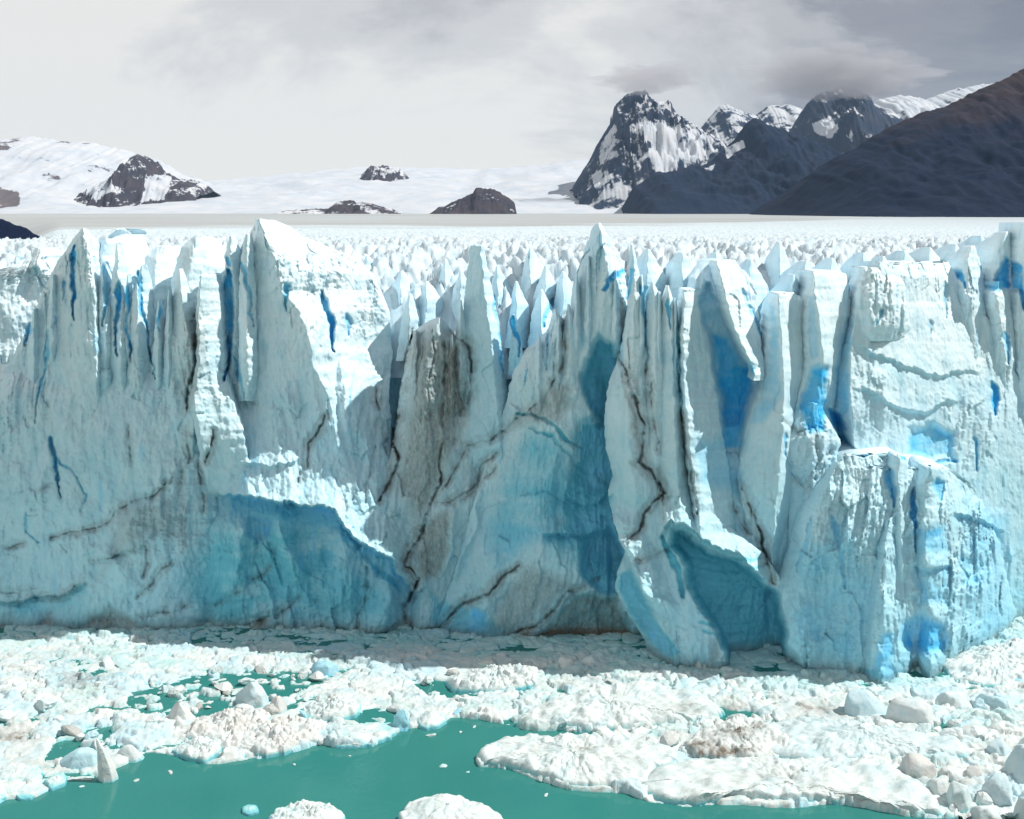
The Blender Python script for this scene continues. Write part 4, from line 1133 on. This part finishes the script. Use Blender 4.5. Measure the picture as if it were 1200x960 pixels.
floe('ice_floe', [(557, 890), (572, 878), (588, 871), (614, 868), (646, 871), (667, 867), (702, 868), (740, 876), (790, 882), (800, 896), (770, 905), (760, 925), (737, 926), (702, 927), (667, 925), (620, 909), (597, 901), (565, 898)],
     1.6, 'long pitted white floe with a pale tapering nose over open green water', edge=1.1, rough=.8, seed=1.1, dirt=[(690, 888, 20, 5, .5), (628, 890, 6, 10, .3)])
floe('ice_floe', [(745, 925), (770, 903), (820, 895), (900, 897), (960, 899), (1040, 903), (1080, 920), (1100, 945), (1105, 958), (1066, 957), (1013, 945), (967, 942), (908, 942), (850, 937), (842, 942), (798, 945), (765, 938)],
     1.5, 'flat white floe with a dark undercut rim in front of the dirty rubble floe', edge=1.3, rough=.55, seed=2.2, dirt=[(755, 912, 14, 8, .5), (900, 920, 60, 6, .2)])
floe('ice_floe', [(605, 852), (618, 838), (650, 822), (700, 812), (760, 806), (820, 818), (850, 838), (830, 848), (780, 853), (730, 858), (690, 857), (650, 855), (612, 853)],
     2.2, 'broad white shelf of ice with a jagged rim across the channel from the long floe', edge=1.3, rough=.8, seed=3.3, dirt=[(800, 842, 25, 5, .4)])
floe('ice_floe', [(800, 880), (815, 865), (850, 855), (880, 850), (905, 858), (925, 872), (930, 886), (900, 896), (850, 896), (812, 892)],
     1.9, 'low ice floe caked with black and brown rubble', edge=1.2, rough=.8, tint=(.05, .04, .04), seed=4.4, dirt=[(822, 884, 16, 5, .9), (866, 874, 16, 6, .7), (845, 892, 40, 3, .9), (840, 872, 12, 4, .6), (888, 866, 8, 4, .6)], lump=1.4)
floe('ice_floe', [(890, 858), (930, 848), (990, 852), (1040, 860), (1090, 868), (1140, 880), (1130, 892), (1060, 893), (1000, 897), (930, 896), (900, 890)],
     2.4, 'long blue-white streaked floe beside the rubble floe', edge=1.0, rough=.8, tint=(.14, .08, .02), seed=5.5)
floe('ice_floe', [(386, 866), (400, 855), (430, 850), (460, 849), (471, 855), (460, 866), (440, 874), (410, 878), (392, 876)], .8, 'smooth low white slab at the edge of the open green water', edge=.6, rough=.12, tint=(.06, .04, 0), seed=6.6, lump=.2)
floe('ice_floe', [(468, 960), (475, 948), (500, 940), (525, 936), (550, 942), (580, 955), (620, 985), (540, 1000), (470, 990)], 2.2, 'rounded white ice dome alone in the open green water', edge=.8, rough=.4, seed=7.7)
floe('ice_floe', [(312, 962), (325, 952), (345, 945), (375, 943), (395, 950), (405, 962), (380, 985), (320, 985)], 1.3, 'lumpy white floe beside the rounded dome in open water', edge=.5, rough=.8, seed=8.8, lump=1.4)
floe('ice_floe', [(283, 948), (292, 944), (302, 947), (304, 953), (292, 957), (284, 954)], .5, 'tiny round white floe drifting by the lumpy one', edge=.3, rough=.3, seed=9.9)
floe('ice_floe', [(133, 862), (150, 850), (172, 846), (178, 855), (168, 864), (140, 869)], .9, 'bright flat white slab near the shark-fin berg', edge=.5, rough=.15, seed=10.1, tint=(.02, .02, 0), lump=.2)
floe('ice_floe', [(-10, 905), (15, 898), (48, 900), (50, 910), (30, 918), (5, 925), (-10, 920)], .9, 'thin white floe reaching out from the brash beside the blue berg', edge=.4, rough=.5, seed=10.7)
floe('ice_floe', [(50, 918), (70, 908), (80, 912), (76, 922), (60, 928)], .7, 'small lumpy floe off the end of a thin white floe', edge=.3, rough=.6, seed=11.3)
floe('ice_floe', [(-12, 925), (0, 918), (9, 926), (8, 938), (-8, 945)], 1.2, 'rounded white lump at the edge of open water beside thin floes', edge=.6, rough=.4, seed=11.9)
floe('ice_floe', [(14, 932), (24, 926), (40, 930), (38, 938), (22, 939)], .5, 'flat grey-white scrap of ice floating by the rounded lump', edge=.25, rough=.4, seed=12.4)
floe('ice_floe', [(200, 884), (215, 874), (235, 868), (262, 872), (258, 886), (240, 896), (215, 890)], 1.4, 'white frothy-looking ice lump jutting into the green water', edge=.5, rough=.9, seed=13.1, lump=1.4)
floe('ice_floe', [(255, 880), (275, 862), (310, 850), (345, 845), (385, 852), (386, 868), (360, 876), (333, 886), (310, 889), (280, 884)], 1.8, 'knobbly cream-white floe between the frothy lump and the smooth slab', edge=.6, rough=1.1, seed=13.9, lump=1.5, tint=(.02, .02, .06))
floe('ice_floe', [(215, 868), (222, 852), (250, 842), (290, 836), (320, 842), (315, 856), (280, 862), (250, 872)], 2.0, 'cream ice rubble floe behind the frothy lump', edge=.7, rough=1.1, seed=14.7, lump=1.4, tint=(.0, .02, .10))
floe('ice_floe', [(350, 838), (372, 826), (400, 820), (425, 828), (418, 842), (390, 848), (360, 848)], 1.8, 'pitted white rubble floe behind the knobbly cream floe', edge=.6, rough=1.1, seed=15.5, lump=1.4, dirt=[(380, 826, 12, 5, .3)])
floe('ice_floe', [(488, 852), (496, 836), (508, 832), (525, 846), (518, 853), (500, 857)], 1.6, 'pale pointed ice scrap beside the dark blue berg', edge=.4, rough=.5, seed=16.2)
floe('ice_floe', [(520, 800), (560, 790), (610, 786), (640, 792), (630, 806), (580, 814), (530, 812)], 2.0, 'hummocky white ice raft below the shaded hollow', edge=.6, rough=1.2, seed=17.1, lump=1.4)
floe('ice_floe', [(1100, 780), (1150, 762), (1200, 752), (1240, 770), (1220, 800), (1160, 808), (1115, 800)], 2.4, 'white ice raft against the flank of the promontory', edge=.8, rough=1.0, seed=18.3)


def berg(name, ctr, rings_, label, cat='iceberg', group=None, tint=(.05, .05, 0), rough=.12, seed=0., facets=9):
    """solid berg from stacked outlines: rings of (height m, [(dx, dy) px offsets scaled to metres])"""
    cx, cy, _ = [float(a) for a in at_z(*ctr)]
    mpp = cy / F * 1.02
    n = 56
    V = []
    for (zh, pl) in rings_:
        P = np.array(pl + pl[:1], float) * mpp
        cum = np.concatenate([[0], np.cumsum(np.hypot(*np.diff(P, axis=0).T) + 1e-6)])
        t = np.linspace(0, cum[-1], n, endpoint=False)
        V.append(np.stack([np.interp(t, cum, P[:, 0]), np.interp(t, cum, P[:, 1]), np.full(n, zh)], -1))
    # refine between rings
    W = []
    for a, b_ in zip(V[:-1], V[1:]):
        k = max(2, int(abs(b_[0, 2] - a[0, 2]) / .3))
        for i in range(k):
            W.append(a + (b_ - a) * i / k)
    W.append(V[-1])
    V = np.array(W)
    nz = fbm(V[..., 0] * .7 + seed, V[..., 1] * .7, V[..., 2] * .7, 4, .55)
    ang = V[..., :2] / (np.linalg.norm(V[..., :2], axis=-1, keepdims=True) + .2)
    V[..., :2] += ang * (rough * nz * 1.6)[..., None]
    V[..., 2] += rough * noise3(V[..., 0], V[..., 1], seed + V[..., 2] * 0) * (V[..., 2] > .3)
    rr = np.random.RandomState(int(seed * 10) + int(abs(cx * 7)) + 1)
    hz = V[..., 2].max()
    ctr_ = np.array([0, 0, hz * .35])
    ext = np.abs(V).reshape(-1, 3).max(0)
    for _ in range(facets):
        nn = rr.normal(size=3) * np.array([1, 1, .8]); nn[2] = abs(nn[2]); nn /= np.linalg.norm(nn)
        dd_ = (V - ctr_) @ nn
        lim = dd_.max() * rr.uniform(.62, .9)
        V = V - np.maximum(0, dd_ - lim)[..., None] * nn * .92
    A = np.zeros(V.shape)
    A[..., 0] = tint[0] + .25 * sstep(.6, 0, V[..., 2]) + .12 * np.maximum(0, nz)
    A[..., 1] = tint[1] + .6 * sstep(.5, 0, V[..., 2])
    A[..., 2] = tint[2]
    nr = len(V)
    Vf = np.concatenate([V.reshape(-1, 3), V[-1].mean(0)[None]])
    A = np.concatenate([A.reshape(-1, 3), A[-1:, 0]])
    tri = np.stack([(nr - 1) * n + np.arange(n), (nr - 1) * n + (np.arange(n) + 1) % n, np.full(n, nr * n)], -1)
    q = grid_quads(nr, n, True)[:, ::-1]
    ob = mesh_obj(name, Vf, q, M_FLOE, None, {'tint': np.clip(A, 0, 1)}, tris=tri)
    ob.location = (cx, cy, 0)
    return tag(ob, label, cat, group)


def ell(a, b_, ox=0, oy=0, n=14, j=.12, seed=1, rot=0.):
    r = random.Random(seed)
    out = []
    for i in range(n):
        t = 2 * math.pi * i / n
        k = 1 + r.uniform(-j, j)
        x, y = a * math.cos(t) * k, b_ * math.sin(t) * k
        out.append((ox + x * math.cos(rot) - y * math.sin(rot), oy + x * math.sin(rot) + y * math.cos(rot)))
    return out


berg('iceberg', (127, 914), [(-.8, ell(13, 9)), (0, ell(12, 8)), (2.2, ell(9.5, 6, -2)), (4.2, ell(5.5, 3.5, -6)), (5.6, ell(2, 1.5, -10)), (6.2, ell(.4, .4, -11.5))],
     'sharp white shark-fin shaped berg standing in the green water', rough=.06, tint=(.0, .02, 0), facets=0)
berg('iceberg', (95, 897), [(-.8, ell(32, 16)), (0, ell(31, 15)), (1.0, ell(29, 13)), (2.0, ell(24, 9, 2)), (2.6, ell(12, 4, 4))], 'smooth blue low berg beside the shark-fin berg', rough=.14, tint=(.30, .14, 0))
berg('iceberg', (150, 890), [(-.8, ell(22, 12)), (0, ell(21, 11)), (1.0, ell(15, 8, 2)), (2.2, ell(7, 3, 4)), (2.7, ell(2, 1, 4))], 'white peaked ice lump between the shark-fin berg and the flat slab', rough=.12)
berg('iceberg', (298, 826), [(-.8, ell(21, 14)), (0, ell(21, 13)), (2.0, ell(20, 10, -2)), (3.6, ell(12, 6, -7)), (4.2, ell(4, 2, -8))], 'white tilted block with a pale blue face in the broken ice', rough=.2, tint=(.16, .05, 0))
berg('iceberg', (326, 834), [(-.8, ell(16, 12)), (0, ell(15, 11)), (1.6, ell(12, 8)), (2.8, ell(5, 3, 1))], 'beige rounded lump leaning on the tilted white block', rough=.18, tint=(0, 0, .22))
berg('iceberg', (214, 848), [(-.8, ell(21, 12)), (0, ell(20, 11)), (1.8, ell(14, 6, -3)), (3.6, ell(6, 2.5, -8)), (4.4, ell(1, .6, -12))], 'pinkish grey triangular chunk in the open leads', rough=.1, tint=(.02, .02, .10))
berg('iceberg', (380, 789), [(-.8, ell(23, 14, j=.05)), (0, ell(22, 13, j=.05)), (1.2, ell(21, 11, j=.05)), (1.8, ell(15, 8, j=.05))], 'flat-topped vivid blue berg among the brash under the big tower', rough=.14, tint=(.45, .2, 0))
berg('iceberg', (470, 853), [(-.8, ell(13, 12)), (0, ell(12, 11)), (1.6, ell(11, 8, 2)), (3.2, ell(6, 4, 3)), (3.7, ell(2, 1, 3))], 'dark blue glassy berg at the tip of the smooth white slab', rough=.2, tint=(.45, .45, 0))
berg('iceberg', (664, 782), [(-.8, ell(17, 12)), (0, ell(16, 11)), (1.4, ell(9, 6)), (2.7, ell(2, 1.4, -2))], 'small white pyramid of ice in the shade of the ice front', rough=.08, tint=(.0, .02, 0))
berg('iceberg', (694, 782), [(-.8, ell(18, 10)), (0, ell(17, 9)), (1.2, ell(13, 6)), (2.2, ell(6, 3))], 'grey shaded lump beside the small white pyramid', rough=.2)
berg('iceberg', (821, 783), [(-.8, ell(9, 8)), (0, ell(9, 8)), (1.4, ell(8, 6)), (1.9, ell(4, 3))], 'small white block in front of the teal cave', rough=.1, tint=(.0, .0, 0))
berg('iceberg', (1066, 846), [(-.8, ell(34, 26)), (0, ell(33, 25)), (2.2, ell(30, 20)), (3.6, ell(22, 13)), (4.3, ell(8, 5))], 'large rounded white block in the pack ice below the promontory', rough=.3, tint=(.05, .02, 0))
berg('iceberg', (1010, 836), [(-.8, ell(32, 20)), (0, ell(31, 19)), (2.4, ell(26, 13)), (3.8, ell(15, 6)), (4.4, ell(5, 2))], 'blue-shadowed angular block beside the large rounded one', rough=.3, tint=(.22, .05, 0))
berg('iceberg', (1166, 832), [(-.8, ell(9, 34, rot=.5)), (0, ell(9, 33, rot=.5)), (1.6, ell(7, 28, rot=.5)), (2.4, ell(3, 18, rot=.5))], 'tilted slender slab of clear ice lying on the pack', rough=.15, tint=(.2, .12, 0))
berg('iceberg', (1120, 826), [(-.8, ell(30, 18)), (0, ell(29, 17)), (1.4, ell(22, 12)), (2.6, ell(10, 5))], 'broad white hummock beside the tilted slender slab', rough=.35)
for (cx_, cy_, a_, b_, h_, lb, tn_) in [
    (1074, 905, 26, 18, 3.4, 'tan cracked boulder of ice at the end of the flat floe', (.0, .0, .24)), (1100, 926, 16, 14, 2.4, 'pale rounded ice boulder under the tan cracked boulder', (.02, .02, .05)),
    (1052, 922, 12, 10, 2.0, 'small white ice boulder wedged beside the tan one', (0, .02, 0)), (1124, 938, 18, 22, 3.2, 'smooth upright ice boulder with a pale green side', (.05, .12, .0)),
    (1172, 934, 28, 20, 3.8, 'large blue-white ice boulder beside the smooth upright one', (.16, .06, .0)), (1155, 958, 26, 12, 2.0, 'low flat ice boulder at the foot of the large blue-white one', (.05, .05, .0)),
    (1196, 908, 24, 26, 5.0, 'tall shaded ice boulder leaning over the boulder pile', (.14, .08, .05)), (1170, 884, 16, 14, 2.8, 'blue-grey ice boulder behind the boulder pile', (.2, .06, .05)),
    (1202, 956, 20, 16, 3.2, 'grey ice boulder at the outer corner of the pile', (.1, .05, .12)), (1088, 948, 22, 10, 1.4, 'flat pale ledge of ice below the boulders', (.05, .10, .0)), (1140, 912, 14, 12, 2.0, 'brown-flecked ice lump in the middle of the boulder pile', (0, 0, .26)),
    (1215, 870, 26, 18, 3.0, 'white ice hummock behind the tall leaning boulder', (.03, .03, .0))]:
    s_ = int(cx_)
    berg('ice_boulder', (cx_, cy_ + b_ * .25), [(-.8, ell(a_, b_, seed=s_)), (0, ell(a_ * .98, b_ * .98, seed=s_ + 1, j=.16)), (h_ * .55, ell(a_ * .9, b_ * .85, seed=s_ + 2, j=.18)), (h_ * .88, ell(a_ * .6, b_ * .55, 1, 1, seed=s_ + 3, j=.2)), (h_, ell(a_ * .22, b_ * .2, 2, 1, seed=s_ + 4))],
         lb, 'ice boulder', 'ice boulders piled at the end of the floe', tn_, .28, s_ * .37)

# dark driftwood-like debris bands frozen into the brash
# ------------------------------------------------------------------ loose chunks
protos = []
for k in range(10):
    r = np.random.RandomState(100 + k)
    n, m_ = 14, 9
    th = np.linspace(0, 2 * np.pi, n, endpoint=False); ph = np.linspace(.05, np.pi - .05, m_)
    TH, PH = np.meshgrid(th, ph)
    d_ = np.stack([np.cos(TH) * np.sin(PH), np.sin(TH) * np.sin(PH), np.cos(PH)], -1)
    # cut by random planes -> angular block
    rad = np.full(TH.shape, 1.25)
    for j in range(11):
        nn = r.normal(size=3); nn /= np.linalg.norm(nn)
        dd = d_ @ nn
        lim = r.uniform(.62, 1.0)
        rad = np.where(dd > .05, np.minimum(rad, lim / np.maximum(dd, .05)), rad)
    V = d_ * rad[..., None] * np.array([1, r.uniform(.6, 1), r.uniform(.45, .9)])
    V += .06 * noise3(V[..., 0] * 2.5, V[..., 1] * 2.5, V[..., 2] * 2.5 + k)[..., None]
    A = np.zeros(V.shape)
    A[..., 0] = [.05, .02, .25, .04, .08, .5, .03, .02, .1, .05][k]
    A[..., 1] = [.05, .05, .1, .02, .25, .1, .03, .02, .1, .05][k]
    A[..., 2] = [.0, .04, .0, .20, .0, .0, .05, .45, .0, .1][k]
    A[..., 1] += .5 * sstep(.05, -.35, V[..., 2])
    V = np.concatenate([V.reshape(-1, 3), [V[0].mean(0)], [V[-1].mean(0)]])
    A = np.concatenate([A.reshape(-1, 3), A[:1, 0], A[-1:, 0]])
    i = np.arange(n); i1 = (i + 1) % n
    tri = np.concatenate([np.stack([np.full(n, n * m_), i, i1], -1), np.stack([np.full(n, n * m_ + 1), (m_ - 1) * n + i1, (m_ - 1) * n + i], -1)])
    ob = mesh_obj('ice_chunk', V, grid_quads(m_, n, True), M_FLOE, None, {'tint': np.clip(A, 0, 1)}, tris=tri, smooth=False)
    protos.append(ob.data)
    bpy.data.objects.remove(ob)
KL = ['white angular ice chunk lying in the brash', 'small off-white ice chunk lying in the brash', 'pale blue ice chunk lying in the brash', 'cream ice chunk lying in the brash', 'greenish white ice chunk lying in the brash',
      'clear blue ice chunk lying in the brash', 'chalk white ice chunk lying in the brash', 'dirty brown ice chunk lying in the brash', 'grey-blue ice chunk lying in the brash', 'greyish speckled ice chunk lying in the brash']
ZONES = [(-99, 260, 0, 800, 'in the slush below the grey buttress'), (260, 500, 0, 800, 'in the brash below the teal hollow'), (500, 720, 0, 810, 'in the brash below the dirty buttress'), (720, 900, 0, 830, 'in the brash below the cave'),
         (900, 1300, 0, 870, 'in the brash below the promontory'), (-99, 190, 800, 999, 'in the brash around the shark-fin berg'), (190, 430, 800, 999, 'in the broken ice behind the cream rubble floe'),
         (430, 620, 800, 999, 'in the brash behind the dark blue berg'), (620, 800, 800, 999, 'on the ice around the long pitted floe'), (800, 1020, 800, 999, 'on the ice around the rubble floe'), (1020, 1400, 800, 999, 'among the ice boulders'), (-999, 9999, 0, 9999, 'in the brash')]
cnt = 0
tries = 0
while cnt < 270 and tries < 6000:
    tries += 1
    x = rnd.uniform(-10, 1210); y = rnd.uniform(752, 955) if rnd.random() < .5 else rnd.uniform(780, 880)
    if y < basepy(x) + 12: continue
    if any(inpoly(np.array([x]), np.array([y]), p)[0] for p in OPEN) and rnd.random() < .985: continue
    X, Y, _ = [float(a) for a in at_z(x, y)]
    s = .40 + 1.5 * rnd.random() ** 2.6
    k = rnd.choices(range(10), [5, 5, 3, 3, 3, 1, 4, .6, 3, 2])[0]
    o = bpy.data.objects.new('ice_chunk', protos[k])
    o.location = (X, Y, .12 + .25 * s)
    o.scale = (s * rnd.uniform(.8, 1.5), s * rnd.uniform(.8, 1.4), s * rnd.uniform(.6, 1.1))
    o.rotation_euler = (rnd.uniform(-.4, .4), rnd.uniform(-.4, .4), rnd.uniform(0, 6.28))
    COL.objects.link(o)
    zone = [t_ for (x0, x1, y0, y1, t_) in ZONES if x0 <= x < x1 and y0 <= y < y1][0]
    tag(o, KL[k].replace('lying in the brash', zone), 'ice chunk', 'ice chunks in the brash')
    cnt += 1


for (bx_, by_) in [(200, 905), (345, 896), (410, 886), (505, 862), (540, 858), (556, 852), (548, 905), (640, 932), (160, 915), (96, 922), (520, 898), (640, 865), (660, 866)]:
    X, Y, _ = [float(a) for a in at_z(bx_, by_)]
    s = rnd.uniform(.12, .6)
    o = bpy.data.objects.new('ice_bit', protos[rnd.choice([0, 1, 4, 6, 8])])
    o.location = (X, Y, .02)
    o.scale = (s * 1.3, s, s * .6)
    o.rotation_euler = (0, 0, rnd.uniform(0, 6.28))
    COL.objects.link(o)
    tag(o, 'tiny scrap of ice drifting alone on the open green water', 'ice scrap', 'ice scraps on the open water')

# ------------------------------------------------------------------ air
mh = bpy.data.materials.new('haze_air')
mh.use_nodes = True
nh = mh.node_tree
for n_ in list(nh.nodes):
    nh.nodes.remove(n_)
ho = N(nh, 'ShaderNodeOutputMaterial')
pv = N(nh, 'ShaderNodeVolumePrincipled')
pv.inputs['Color'].default_value = (.48, .72, 1.0, 1)
pv.inputs['Density'].default_value = HAZE
pv.inputs['Anisotropy'].default_value = .25
LK(nh, pv.outputs[0], ho.inputs['Volume'])
x0_, x1_, y0_, y1_, z0_, z1_ = -14000, 14000, -700, 21500, -3, 2300
hv = [(x, y, z) for z in (z0_, z1_) for y in (y0_, y1_) for x in (x0_, x1_)]
hq = [(0, 2, 3, 1), (4, 5, 7, 6), (0, 1, 5, 4), (2, 6, 7, 3), (0, 4, 6, 2), (1, 3, 7, 5)]
tag(mesh_obj('haze', np.array(hv, float), np.array(hq), mh, smooth=False), 'thin pale blue air between the glacier and the mountains', 'haze', kind='stuff')

# ------------------------------------------------------------------ cloud resting on the peaks
mc = bpy.data.materials.new('cloud_vapour')
mc.use_nodes = True
nc_ = mc.node_tree
for n_ in list(nc_.nodes):
    nc_.nodes.remove(n_)
co_ = N(nc_, 'ShaderNodeOutputMaterial')
cv = N(nc_, 'ShaderNodeVolumePrincipled')
cv.inputs['Color'].default_value = (.66, .66, .70, 1)
cv.inputs['Density'].default_value = .0038
cv.inputs['Anisotropy'].default_value = .3
LK(nc_, cv.outputs[0], co_.inputs['Volume'])
for (cpx, cpy, cd, rx_, ry_, rz_, lb) in [(758, 92, 8400, 360, 220, 95, 'thin cloud veiling the craggy snow-streaked peak'), (985, 86, 9400, 700, 320, 200, 'grey cloud sitting on the dark peak')]:
    cX, cY, cZ = [float(v) for v in at_depth(cpx, cpy, cd)]
    n, m_ = 64, 32
    TH, PH = np.meshgrid(np.linspace(0, 2 * np.pi, n, endpoint=False), np.linspace(.02, np.pi - .02, m_))
    dv = np.stack([np.cos(TH) * np.sin(PH), np.sin(TH) * np.sin(PH), np.cos(PH)], -1)
    rr_ = 1 + .55 * fbm(dv[..., 0] * 2.2 + cpx, dv[..., 1] * 2.2, dv[..., 2] * 1.6, 4, .55)
    V = dv * rr_[..., None] * np.array([rx_, ry_, rz_])
    V = np.concatenate([V.reshape(-1, 3), [V[0].mean(0)], [V[-1].mean(0)]])
    i = np.arange(n); i1 = (i + 1) % n
    tri = np.concatenate([np.stack([np.full(n, n * m_), i, i1], -1), np.stack([np.full(n, n * m_ + 1), (m_ - 1) * n + i1, (m_ - 1) * n + i], -1)])
    ob = mesh_obj('cloud', V, grid_quads(m_, n, True), mc, tris=tri)
    ob.location = (cX, cY, cZ)
    tag(ob, lb, 'cloud', kind='stuff')
